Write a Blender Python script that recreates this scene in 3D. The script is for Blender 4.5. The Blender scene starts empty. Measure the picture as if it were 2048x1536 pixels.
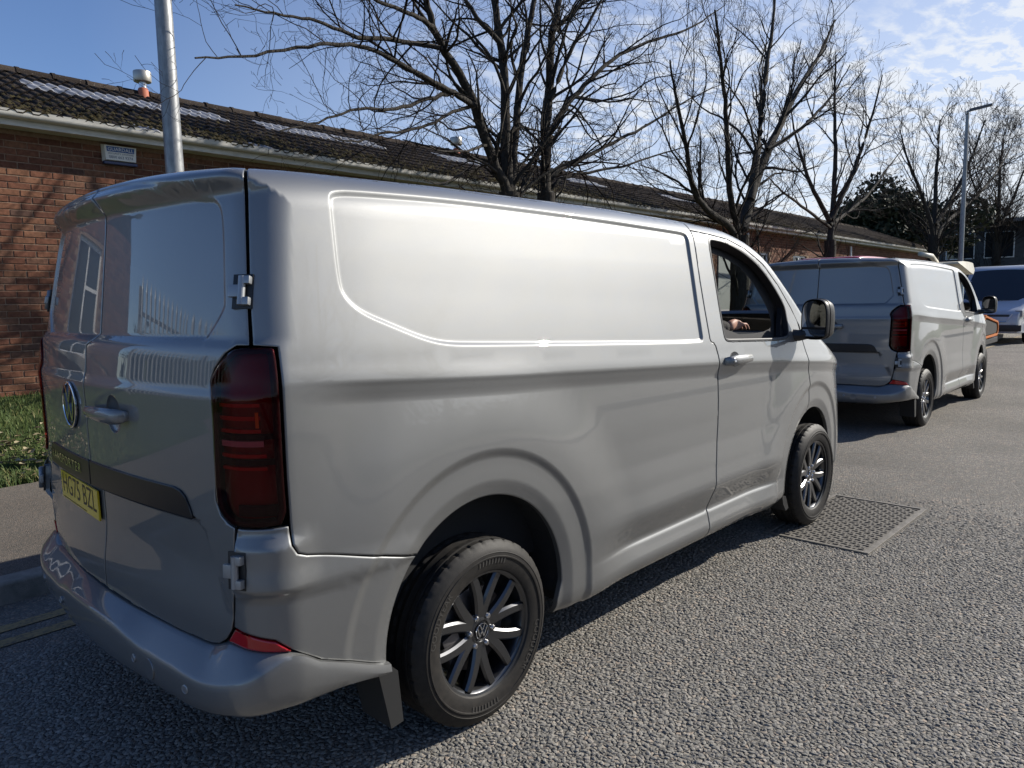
import bpy, bmesh, math, random
import numpy as np
from mathutils import Vector, Matrix, geometry as mgeo

sc = bpy.context.scene
R = math.radians
rng = np.random.default_rng(7)

# ------------------------------------------------------------------ camera
CAM = (-1.8018, -2.8023, 1.5405)
YAW, PITCH, ROLL, FPX = 0.75263, -0.11334, -0.02063, 1479.5
fw = Vector((math.cos(PITCH)*math.cos(YAW), math.cos(PITCH)*math.sin(YAW), math.sin(PITCH)))
rt = fw.cross(Vector((0, 0, 1))).normalized()
up = rt.cross(fw)
rt2 = rt*math.cos(ROLL) + up*math.sin(ROLL)
up2 = up*math.cos(ROLL) - rt*math.sin(ROLL)
cd = bpy.data.cameras.new('camera')
cam = bpy.data.objects.new('camera', cd)
sc.collection.objects.link(cam)
cam.matrix_world = Matrix(((rt2.x, up2.x, -fw.x, CAM[0]), (rt2.y, up2.y, -fw.y, CAM[1]), (rt2.z, up2.z, -fw.z, CAM[2]), (0, 0, 0, 1)))
cd.sensor_fit = 'HORIZONTAL'; cd.sensor_width = 36.0; cd.lens = 36.0*FPX/2048
cd.clip_start = 0.05; cd.clip_end = 2000
sc.camera = cam

# ------------------------------------------------------------------ sky and sun
SUN_EL, SUN_AZ = R(30.0), R(-25.0)            # azimuth measured from +x towards +y
sun_dir = Vector((math.cos(SUN_EL)*math.cos(SUN_AZ), math.cos(SUN_EL)*math.sin(SUN_AZ), math.sin(SUN_EL)))
wd = bpy.data.worlds.new('World'); sc.world = wd; wd.use_nodes = True
nt = wd.node_tree; nt.nodes.clear()
N = nt.nodes.new; L = nt.links.new
sky = N('ShaderNodeTexSky'); sky.sky_type = 'NISHITA'; sky.sun_disc = False
sky.sun_elevation = SUN_EL; sky.sun_rotation = math.atan2(sun_dir.x, sun_dir.y)
sky.air_density = 1.0; sky.dust_density = 0.15; sky.ozone_density = 2.5
tc = N('ShaderNodeTexCoord'); sep = N('ShaderNodeSeparateXYZ'); L(tc.outputs['Generated'], sep.inputs[0])
zz = N('ShaderNodeMath'); zz.operation = 'MAXIMUM'; L(sep.outputs[2], zz.inputs[0]); zz.inputs[1].default_value = 0.03
zz2 = N('ShaderNodeMath'); zz2.operation = 'ADD'; L(zz.outputs[0], zz2.inputs[0]); zz2.inputs[1].default_value = 0.08
dvx = N('ShaderNodeMath'); dvx.operation = 'DIVIDE'; L(sep.outputs[0], dvx.inputs[0]); L(zz2.outputs[0], dvx.inputs[1])
dvy = N('ShaderNodeMath'); dvy.operation = 'DIVIDE'; L(sep.outputs[1], dvy.inputs[0]); L(zz2.outputs[0], dvy.inputs[1])
cmb = N('ShaderNodeCombineXYZ'); L(dvx.outputs[0], cmb.inputs[0]); L(dvy.outputs[0], cmb.inputs[1])
mp = N('ShaderNodeMapping'); L(cmb.outputs[0], mp.inputs[0]); mp.inputs['Rotation'].default_value = (0, 0, R(28)); mp.inputs['Scale'].default_value = (1.0, 1.6, 1)
n1 = N('ShaderNodeTexNoise'); L(mp.outputs[0], n1.inputs['Vector']); n1.inputs['Scale'].default_value = 7.5; n1.inputs['Detail'].default_value = 6; n1.inputs['Roughness'].default_value = 0.62; n1.inputs['Distortion'].default_value = 0.3
n2 = N('ShaderNodeTexNoise'); L(cmb.outputs[0], n2.inputs['Vector']); n2.inputs['Scale'].default_value = 0.42; n2.inputs['Detail'].default_value = 3
r1 = N('ShaderNodeMapRange'); L(n1.outputs[0], r1.inputs[0]); r1.inputs[1].default_value = 0.45; r1.inputs[2].default_value = 0.62
r2 = N('ShaderNodeMapRange'); L(n2.outputs[0], r2.inputs[0]); r2.inputs[1].default_value = 0.36; r2.inputs[2].default_value = 0.54
# thin high cloud lies over the southern (+x, sunward) half of the sky and thickens towards the horizon
dirx = N('ShaderNodeVectorMath'); dirx.operation = 'DOT_PRODUCT'; L(tc.outputs['Generated'], dirx.inputs[0]); dirx.inputs[1].default_value = (0.93, -0.36, 0)
r3 = N('ShaderNodeMapRange'); L(dirx.outputs['Value'], r3.inputs[0]); r3.inputs[1].default_value = 0.22; r3.inputs[2].default_value = 0.82
m1 = N('ShaderNodeMath'); m1.operation = 'MULTIPLY'; L(r1.outputs[0], m1.inputs[0]); L(r2.outputs[0], m1.inputs[1])
m1b = N('ShaderNodeMath'); m1b.operation = 'MULTIPLY'; L(m1.outputs[0], m1b.inputs[0]); L(r3.outputs[0], m1b.inputs[1])
hz = N('ShaderNodeMapRange'); L(sep.outputs[2], hz.inputs[0]); hz.inputs[1].default_value = 0.60; hz.inputs[2].default_value = 0.04; hz.inputs[3].default_value = 0.0; hz.inputs[4].default_value = 0.95
hz2 = N('ShaderNodeMath'); hz2.operation = 'MULTIPLY'; L(hz.outputs[0], hz2.inputs[0])
r3b = N('ShaderNodeMapRange'); L(dirx.outputs['Value'], r3b.inputs[0]); r3b.inputs[1].default_value = -0.05; r3b.inputs[2].default_value = 0.82; r3b.inputs[3].default_value = 0.04; L(r3b.outputs[0], hz2.inputs[1])
mx = N('ShaderNodeMath'); mx.operation = 'ADD'; mx.use_clamp = True; L(m1b.outputs[0], mx.inputs[0]); L(hz2.outputs[0], mx.inputs[1])
mc = N('ShaderNodeMath'); mc.operation = 'MULTIPLY'; L(mx.outputs[0], mc.inputs[0]); mc.inputs[1].default_value = 0.90
tint = N('ShaderNodeMix'); tint.data_type = 'RGBA'; tint.blend_type = 'MULTIPLY'; tint.inputs[0].default_value = 1; L(sky.outputs[0], tint.inputs[6]); tint.inputs[7].default_value = (1.06, 1.22, 1.56, 1)
mixc = N('ShaderNodeMix'); mixc.data_type = 'RGBA'; L(mc.outputs[0], mixc.inputs[0]); L(tint.outputs[2], mixc.inputs[6]); mixc.inputs[7].default_value = (10.5, 10.9, 11.4, 1)
bg = N('ShaderNodeBackground'); L(mixc.outputs[2], bg.inputs[0]); bg.inputs[1].default_value = 0.062
wo = N('ShaderNodeOutputWorld'); L(bg.outputs[0], wo.inputs[0])
sl = bpy.data.lights.new('sun', 'SUN'); sl.energy = 5.0; sl.angle = R(0.53); sl.color = (1.0, 0.945, 0.85)
so = bpy.data.objects.new('sun', sl); sc.collection.objects.link(so)
so.rotation_euler = (-sun_dir).to_track_quat('-Z', 'Y').to_euler(); so.location = (8, -6, 12)
vs = sc.view_settings
vs.view_transform = 'Standard'; vs.look = 'None'; vs.exposure = 0.45; vs.gamma = 1.0; vs.use_curve_mapping = False
cy = sc.cycles
cy.use_denoising = True; cy.max_bounces = 7; cy.diffuse_bounces = 3; cy.glossy_bounces = 4; cy.transmission_bounces = 5; cy.transparent_max_bounces = 12
cy.caustics_reflective = False; cy.caustics_refractive = False; cy.sample_clamp_indirect = 6.0

# ------------------------------------------------------------------ helpers
COL = sc.collection
MAT = {}
def mat(name, col=(.5, .5, .5), rough=.5, metal=0., coat=0., coatr=.03, spec=.5, trans=0., ior=1.45, emit=None):
    if name in MAT: return MAT[name]
    m = bpy.data.materials.new(name); m.use_nodes = True
    b = m.node_tree.nodes['Principled BSDF']
    b.inputs['Base Color'].default_value = (*col, 1); b.inputs['Roughness'].default_value = rough
    b.inputs['Metallic'].default_value = metal; b.inputs['Coat Weight'].default_value = coat
    b.inputs['Coat Roughness'].default_value = coatr; b.inputs['Specular IOR Level'].default_value = spec
    b.inputs['Transmission Weight'].default_value = trans; b.inputs['IOR'].default_value = ior
    MAT[name] = m; return m
def nodes(m):
    t = m.node_tree
    return t, t.nodes['Principled BSDF'], t.nodes.new, t.links.new
def ramp(t, fac, stops):
    r = t.nodes.new('ShaderNodeValToRGB'); t.links.new(fac, r.inputs[0])
    e = r.color_ramp.elements
    while len(e) < len(stops): e.new(0.5)
    for el, (p, c) in zip(e, stops): el.position = p; el.color = (*c, 1)
    return r
def noise_mat(name, stops, scale=5., detail=4, rough=.8, bump=0., bscale=None, bdist=.01, coords='Object', spec=.3, stretch=(1, 1, 1), metal=0.):
    """colour from a noise ramp, relief from a second noise"""
    if name in MAT: return MAT[name]
    m = mat(name, rough=rough, spec=spec, metal=metal); t, b, N, L = nodes(m)
    tc = N('ShaderNodeTexCoord'); mp = N('ShaderNodeMapping'); L(tc.outputs[coords], mp.inputs[0]); mp.inputs['Scale'].default_value = stretch
    n = N('ShaderNodeTexNoise'); L(mp.outputs[0], n.inputs['Vector']); n.inputs['Scale'].default_value = scale; n.inputs['Detail'].default_value = detail; n.inputs['Roughness'].default_value = .65
    r = ramp(t, n.outputs[0], stops); L(r.outputs[0], b.inputs['Base Color'])
    if bump:
        n2 = N('ShaderNodeTexNoise'); L(mp.outputs[0], n2.inputs['Vector']); n2.inputs['Scale'].default_value = bscale or scale*4; n2.inputs['Detail'].default_value = 3
        bp = N('ShaderNodeBump'); L(n2.outputs[0], bp.inputs['Height']); bp.inputs['Strength'].default_value = bump; bp.inputs['Distance'].default_value = bdist
        L(bp.outputs[0], b.inputs['Normal'])
    return m

def mesh_obj(name, verts, faces, material=None, parent=None, normals=None, smooth=False, link=True):
    me = bpy.data.meshes.new(name)
    me.from_pydata([tuple(map(float, v)) for v in verts] if not isinstance(verts, np.ndarray) else verts.tolist(), [], faces if isinstance(faces, list) else faces.tolist())
    me.update()
    if smooth or normals is not None:
        me.polygons.foreach_set('use_smooth', np.ones(len(me.polygons), bool))
    if normals is not None:
        me.normals_split_custom_set_from_vertices(np.asarray(normals, float).tolist())
    if material:
        for k in (material if isinstance(material, (list, tuple)) else [material]): me.materials.append(k)
    o = bpy.data.objects.new(name, me)
    if link: COL.objects.link(o)
    if parent: o.parent = parent
    return o
def empty(name, loc=(0, 0, 0), rotz=0.):
    o = bpy.data.objects.new(name, None); COL.objects.link(o); o.location = loc; o.rotation_euler = (0, 0, rotz)
    o.empty_display_size = .2
    return o
def tag(o, label=None, cat=None, group=None, kind=None):
    if label: o['label'] = label
    if cat: o['category'] = cat
    if group: o['group'] = group
    if kind: o['kind'] = kind
    return o
def copy_tree(o, parent=None):
    c = o.copy(); COL.objects.link(c); c.parent = parent
    for ch in list(o.children): copy_tree(ch, c)
    return c

class MB:
    """mesh builder: collects primitives into one mesh"""
    def __init__(s): s.v = []; s.f = []
    def add(s, v, f, M=None):
        k = len(s.v)
        v = [Vector(p) for p in v]
        if M is not None: v = [M @ p for p in v]
        s.v += [tuple(p) for p in v]; s.f += [tuple(i+k for i in q) for q in f]
        return s
    def box(s, x0, x1, y0, y1, z0, z1, M=None, bev=0.):
        if bev <= 0:
            v = [(x0,y0,z0),(x1,y0,z0),(x1,y1,z0),(x0,y1,z0),(x0,y0,z1),(x1,y0,z1),(x1,y1,z1),(x0,y1,z1)]
            f = [(0,3,2,1),(4,5,6,7),(0,1,5,4),(1,2,6,5),(2,3,7,6),(3,0,4,7)]
            return s.add(v, f, M)
        bm = bmesh.new(); bmesh.ops.create_cube(bm, size=1)
        for q in bm.verts: q.co = Vector(((x0+x1)/2+q.co.x*(x1-x0), (y0+y1)/2+q.co.y*(y1-y0), (z0+z1)/2+q.co.z*(z1-z0)))
        bmesh.ops.bevel(bm, geom=bm.edges[:], offset=bev, segments=2, affect='EDGES', profile=.7)
        bm.verts.index_update()
        v = [tuple(q.co) for q in bm.verts]; f = [tuple(q.index for q in p.verts) for p in bm.faces]; bm.free()
        return s.add(v, f, M)
    def tube(s, pts, rad, n=8, cap=True):
        pts = [Vector(p) for p in pts]; m = len(pts)
        rad = [rad]*m if np.isscalar(rad) else list(rad)
        k = len(s.v); pn = None
        for i, p in enumerate(pts):
            d = (pts[min(i+1, m-1)]-pts[max(i-1, 0)]).normalized()
            if pn is None:
                a = Vector((0, 0, 1)) if abs(d.z) < .9 else Vector((1, 0, 0)); pn = d.cross(a).normalized()
            pn = (pn-d*pn.dot(d)).normalized(); b = d.cross(pn)
            for j in range(n):
                t = 2*math.pi*j/n; s.v.append(tuple(p+(pn*math.cos(t)+b*math.sin(t))*rad[i]))
        for i in range(m-1):
            for j in range(n):
                j2 = (j+1) % n; s.f.append((k+i*n+j, k+i*n+j2, k+(i+1)*n+j2, k+(i+1)*n+j))
        if cap:
            s.f.append(tuple(k+j for j in reversed(range(n)))); s.f.append(tuple(k+(m-1)*n+j for j in range(n)))
        return s
    def lathe(s, prof, n=32, M=None, closed=False):
        """profile of (radius, height) turned about z"""
        k = 0; v = []; f = []; m = len(prof)
        for r, h in prof:
            for j in range(n):
                t = 2*math.pi*j/n; v.append((r*math.cos(t), r*math.sin(t), h))
        for i in range(m-1 if not closed else m):
            for j in range(n):
                j2 = (j+1) % n; i2 = (i+1) % m; f.append((i*n+j, i*n+j2, i2*n+j2, i2*n+j))
        return s.add(v, f, M)
    def prism(s, poly, h0, h1, M=None):
        """2D polygon (x,y) extruded in z"""
        n = len(poly)
        v = [(p[0], p[1], h0) for p in poly]+[(p[0], p[1], h1) for p in poly]
        f = [tuple(reversed(range(n))), tuple(range(n, 2*n))]+[(i, (i+1) % n, n+(i+1) % n, n+i) for i in range(n)]
        return s.add(v, f, M)
    def obj(s, name, material=None, parent=None, smooth=False, angle=None, link=True):
        o = mesh_obj(name, s.v, s.f, material, parent, smooth=smooth or angle is not None, link=link)
        if angle is not None:
            o.data.set_sharp_from_angle(angle=R(angle))
        return o

def text_mesh(body, size=1., extrude=0., spacing=1.):
    cu = bpy.data.curves.new('txt', 'FONT'); cu.body = body; cu.size = size; cu.extrude = extrude; cu.space_character = spacing
    cu.align_x = 'CENTER'; cu.align_y = 'CENTER'; cu.resolution_u = 3
    o = bpy.data.objects.new('txt', cu); COL.objects.link(o)
    dg = bpy.context.evaluated_depsgraph_get(); e = o.evaluated_get(dg); me = e.to_mesh()
    v = np.array([tuple(p.co) for p in me.vertices]); f = [tuple(p.vertices) for p in me.polygons]
    e.to_mesh_clear(); bpy.data.objects.remove(o); bpy.data.curves.remove(cu)
    return v, f
def smooth_table(xs,ys,sig,lo,hi,n=1200):
    g=np.linspace(lo,hi,n);v=np.interp(g,xs,ys);st=g[1]-g[0];k=int(3*sig/st)+1
    w=np.exp(-.5*((np.arange(-k,k+1)*st)/sig)**2);w/=w.sum()
    vp=np.r_[v[0]+(np.arange(-k,0))*(v[1]-v[0]),v,v[-1]+np.arange(1,k+1)*(v[-1]-v[-2])]
    s=np.convolve(vp,w,'valid')
    return lambda q:np.interp(q,g,s)
def sstep(a,b,t):
    t=np.clip((t-a)/(b-a),0,1);return t*t*(3-2*t)
# side section: upper part relative to crease height, lower part absolute
zc_t=smooth_table([-1,-.74,.1,.69,1.72,2.2,2.8,3.3,4],[1.335,1.322,1.27,1.24,1.188,1.161,1.121,1.08,1.0],.1,-1.2,4.4)
w_up=smooth_table([-.1,0,.1,.3,.45,.62,.72],[.994,.986,.969,.927,.898,.864,.842],.02,-.1,.9)
w_cr=smooth_table([-1,-.5,-.25,-.13,-.055,-.012,.0,.012,.1],[0,0,.006,.0105,.0135,.0045,0,0,0],.004,-1,.2)   # undercut below the crease
w_lo=smooth_table([.2,.26,.30,.34,.6,.8,1.0,1.2],[.90,.93,.966,.974,.980,.982,.984,.986],.012,.1,1.5)
h_top=smooth_table([-1.2,-.95,-.6,0,1.0,1.7,2.1,2.35,2.55,2.8,3.05,3.2,3.45,3.75,3.95,4.2],[1.935,1.955,1.975,1.985,1.985,1.968,1.95,1.905,1.83,1.65,1.46,1.37,1.27,1.17,1.05,.8],.06,-1.4,4.6)
a_re=smooth_table([.2,.5,.75,.95,1.20,1.285,1.31,1.36,1.40,1.425,1.445,1.6,1.83,1.858,1.878,1.90,1.912,1.925,1.96,2.0,2.1],[.93,.938,.944,.945,.945,.947,.938,.932,.928,.922,.905,.886,.857,.853,.866,.890,.897,.894,.868,.83,.74],.006,.1,2.3)
c_re=smooth_table([.2,1.5,1.8,1.95,2.2],[.10,.10,.13,.165,.17],.05,.1,2.3)
def W(x,z):
    t=z-zc_t(x)
    k=sstep(-.06,.06,t)
    fade=sstep(-.78,-.45,x)
    w=w_up(np.maximum(t,-.1))*k+w_lo(z)*(1-k)-w_cr(t)*fade
    # swell between the wheels above the sill, and scooped band under it
    win=sstep(.50,1.05,x)*(1-sstep(2.25,2.62,x))
    sw=np.interp(z,[.285,.30,.335,.412,.43,.545,.57,.66,.78,.9],[0,.004,.007,-.014,-.024,.020,.024,.013,.003,0])
    w=w+win*sw
    w=w-.10*np.maximum(0,-.35-x)**2-.055*np.maximum(0,x-2.5)**2-.10*np.maximum(0,x-3.2)**2
    return w
def Hh(x,Y): return h_top(x)-.045*(Y/.85)**2
def Xr(Y,z): return -a_re(z)+c_re(z)*Y*Y
def Xf(Y,z): return 4.06-.22*np.maximum(0,z-.75)-.30*np.abs(Y)**2.6
def rint(a,b,r):
    u=np.maximum(a+r,0);v=np.maximum(b+r,0);return np.minimum(np.maximum(a,b),-r)+np.hypot(u,v)
def F(x,Y,z):
    a=Y-W(x,z);b=Xr(Y,z)-x;c=z-Hh(x,Y);d=x-Xf(Y,z)
    q=rint(b,c,.05);q=rint(q,d,.12)
    return rint(a,q,.105)
CX,CY,ZT,RHO,RHC=-.62,.60,1.70,.27,.34
U1=CX-RHC*np.pi/2
def core(u,v):
    u=np.asarray(u,float);v=np.asarray(v,float)
    th=np.clip((CX-u)/RHC,0,np.pi/2)
    ox=np.maximum(u,CX);oY=np.where(u<U1,CY-(U1-u),CY);oz=np.minimum(v,ZT)
    ph=np.clip((v-ZT)/RHO,0,np.pi/2)
    hx=-np.sin(th);hY=np.cos(th)
    return np.stack([ox,oY,oz],-1),np.stack([hx*np.cos(ph),hY*np.cos(ph),np.sin(ph)],-1)
def trace(O,D,tmax=1.0,fn=F):
    lo=np.zeros(O.shape[:-1]);hi=np.full(O.shape[:-1],tmax)
    for _ in range(30):
        m=.5*(lo+hi);P=O+D*m[...,None];s=fn(P[...,0],P[...,1],P[...,2])>0
        hi=np.where(s,m,hi);lo=np.where(s,lo,m)
    return O+D*lo[...,None]
def surf(u,v):
    O,D=core(u,v);return trace(O,D),D
# inverse: point (x,Y,z) on surface -> (u,v)
def inv(P):
    x,Y,z=P
    if z<=ZT: v=z;
    if x>CX: u=x;h=Y-CY
    elif Y>CY: th=np.arctan2(CX-x,Y-CY);u=CX-th*RHC;h=np.hypot(CX-x,Y-CY)
    else: u=U1-(CY-Y);h=CX-x
    if z>ZT: v=ZT+RHO*np.arctan2(z-ZT,h)
    return u,v
# ------------------------------------------------------------------ van materials
def make_paint():
    m = mat('silver_paint', (.212, .216, .216), .55, metal=.78, coat=1., coatr=.025); t, b, N, L = nodes(m)
    tc = N('ShaderNodeTexCoord')
    v = N('ShaderNodeTexVoronoi'); L(tc.outputs['Object'], v.inputs['Vector']); v.inputs['Scale'].default_value = 900
    mr = N('ShaderNodeMapRange'); L(v.outputs['Color'], mr.inputs[0]); mr.inputs[3].default_value = .50; mr.inputs[4].default_value = .60
    L(mr.outputs[0], b.inputs['Roughness'])
    n = N('ShaderNodeTexNoise'); L(tc.outputs['Object'], n.inputs['Vector']); n.inputs['Scale'].default_value = 2.2; n.inputs['Detail'].default_value = 5
    r = ramp(t, n.outputs[0], [(.3, (.207, .211, .211)), (.7, (.220, .223, .222))]); L(r.outputs[0], b.inputs['Base Color'])
    # faint road dust on the clear coat
    n2 = N('ShaderNodeTexNoise'); L(tc.outputs['Object'], n2.inputs['Vector']); n2.inputs['Scale'].default_value = 7; n2.inputs['Detail'].default_value = 6
    mr2 = N('ShaderNodeMapRange'); L(n2.outputs[0], mr2.inputs[0]); mr2.inputs[1].default_value = .4; mr2.inputs[2].default_value = .8; mr2.inputs[3].default_value = .01; mr2.inputs[4].default_value = .06
    L(mr2.outputs[0], b.inputs['Coat Roughness'])
    return m
PAINT = make_paint()
BLACK = mat('black_plastic', (.018, .018, .019), .45)
GAP = mat('seam_black', (.004, .004, .004), .9, spec=.1)
TRIM = mat('satin_black_trim', (.012, .012, .014), .32)
RUBBER = noise_mat('tyre_rubber', [(.3, (.017, .016, .015)), (.7, (.030, .027, .024))], 40, 3, .6, .15, 300, .002)
RIMM = mat('dark_alloy', (.085, .086, .09), .30, metal=.85, coat=.6, coatr=.08)
STEEL = mat('bright_steel', (.55, .55, .56), .28, metal=1.)
CAST = mat('brake_iron', (.16, .15, .15), .5, metal=.8)
CHROME = mat('chrome', (.75, .76, .78), .08, metal=1.)
SILVERM = mat('hinge_silver', (.30, .31, .32), .45, metal=.6, coat=.4)
REDREF = mat('red_reflector', (.42, .008, .012), .12, coat=.8)
AMBER = mat('amber_lens', (.95, .42, .03), .2)
GREYLENS = mat('grey_lens', (.22, .22, .23), .25)
DARKRED = mat('dark_red_reflector', (.25, .006, .012), .22)
CABIN = noise_mat('cabin_plastic', [(.3, (.022, .022, .024)), (.7, (.032, .032, .034))], 60, 2, .65)
SEATF = noise_mat('seat_fabric', [(.3, (.03, .03, .034)), (.7, (.05, .05, .055))], 90, 2, .9, .2, 400, .002)
CARGO = mat('cargo_dark', (.02, .02, .02), .9)
MIRROR = mat('mirror_glass', (.85, .86, .88), .02, metal=1.)
YELLOW = mat('plate_yellow', (.80, .55, .015), .35, coat=.5)
INK = mat('plate_black', (.01, .01, .01), .4)
def make_glass(name, tint, gloss=1.45):
    m = bpy.data.materials.new(name); m.use_nodes = True; t = m.node_tree; t.nodes.clear(); N = t.nodes.new; L = t.links.new
    tr = N('ShaderNodeBsdfTransparent'); tr.inputs[0].default_value = (*tint, 1)
    gl = N('ShaderNodeBsdfGlossy'); gl.inputs['Roughness'].default_value = .01
    lw = N('ShaderNodeLayerWeight'); lw.inputs[0].default_value = .5; pw = N('ShaderNodeMath'); pw.operation = 'POWER'; L(lw.outputs['Facing'], pw.inputs[0]); pw.inputs[1].default_value = 5
    f0 = ((gloss-1)/(gloss+1))**2; fr = N('ShaderNodeMath'); fr.operation = 'MULTIPLY_ADD'; L(pw.outputs[0], fr.inputs[0]); fr.inputs[1].default_value = 1-f0; fr.inputs[2].default_value = f0
    mx = N('ShaderNodeMixShader'); L(fr.outputs[0], mx.inputs[0]); L(tr.outputs[0], mx.inputs[1]); L(gl.outputs[0], mx.inputs[2])
    o = N('ShaderNodeOutputMaterial'); L(mx.outputs[0], o.inputs[0]); MAT[name] = m
    return m
GLASS = make_glass('window_glass', (.72, .78, .75))
SMOKE = make_glass('smoked_lens', (.52, .20, .21), 1.32)

# ------------------------------------------------------------------ panel tool
def dens(poly, h, closed=True):
    p = np.asarray(poly, float); q = np.roll(p, -1, 0) if closed else p[1:]
    out = []
    for a, b in zip(p if closed else p[:-1], q):
        n = max(1, int(np.ceil(np.linalg.norm(b-a)/h))); t = np.arange(n)/n
        out.append(a+(b-a)*t[:, None])
    if not closed: out.append(p[-1:])
    return np.vstack(out)
def chaikin(poly, it=2, closed=True):
    p = np.asarray(poly, float)
    for _ in range(it):
        if closed:
            q = np.roll(p, -1, 0); p = np.stack([.75*p+.25*q, .25*p+.75*q], 1).reshape(-1, 2)
        else:
            a, b = p[:-1], p[1:]; m = np.stack([.75*a+.25*b, .25*a+.75*b], 1).reshape(-1, 2); p = np.vstack([p[:1], m[1:-1], p[-1:]])
    return p
def inside(pts, poly):
    x, y = pts[:, 0], pts[:, 1]; c = np.zeros(len(pts), bool); p = np.asarray(poly); q = np.roll(p, -1, 0)
    for (x0, y0), (x1, y1) in zip(p, q):
        if y0 == y1: continue
        m = (y0 > y) != (y1 > y); xi = x0+(y-y0)*(x1-x0)/(y1-y0); c ^= m & (x < xi)
    return c
def segdist(pts, poly, closed=True):
    p = np.asarray(poly); q = np.roll(p, -1, 0) if closed else p[1:]
    if not closed: p = p[:-1]
    d = np.full(len(pts), 1e9)
    for a, b in zip(p, q):
        ab = b-a; t = np.clip(((pts-a) @ ab)/max(ab @ ab, 1e-12), 0, 1); e = pts-a-t[:, None]*ab
        d = np.minimum(d, np.hypot(e[:, 0], e[:, 1]))
    return d
def sdpoly(pts, poly):
    d = segdist(pts, poly); return np.where(inside(pts, poly), -d, d)
def area2(p):
    q = np.roll(p, -1, 0); return .5*np.sum(p[:, 0]*q[:, 1]-q[:, 0]*p[:, 1])
def offset_poly(p, d):
    """inward offset for positive d (simple vertex offset)"""
    p = np.asarray(p, float); s = 1 if area2(p) > 0 else -1
    e = np.roll(p, -1, 0)-np.roll(p, 1, 0); n = np.stack([-e[:, 1], e[:, 0]], 1)*s; n /= np.maximum(np.linalg.norm(n, axis=1), 1e-9)[:, None]
    return p+n*d
def cdt(pts, loops):
    verts = [Vector((float(a), float(b))) for a, b in pts]; edges = []
    k = 0
    for n in loops:
        edges += [(k+i, k+(i+1) % n) for i in range(n)]; k += n
    V, E, T, _, _, _ = mgeo.delaunay_2d_cdt(verts, edges, [], 0, 1e-7)
    return np.array([tuple(v) for v in V]), np.array([t for t in T if len(t) == 3])
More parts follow.
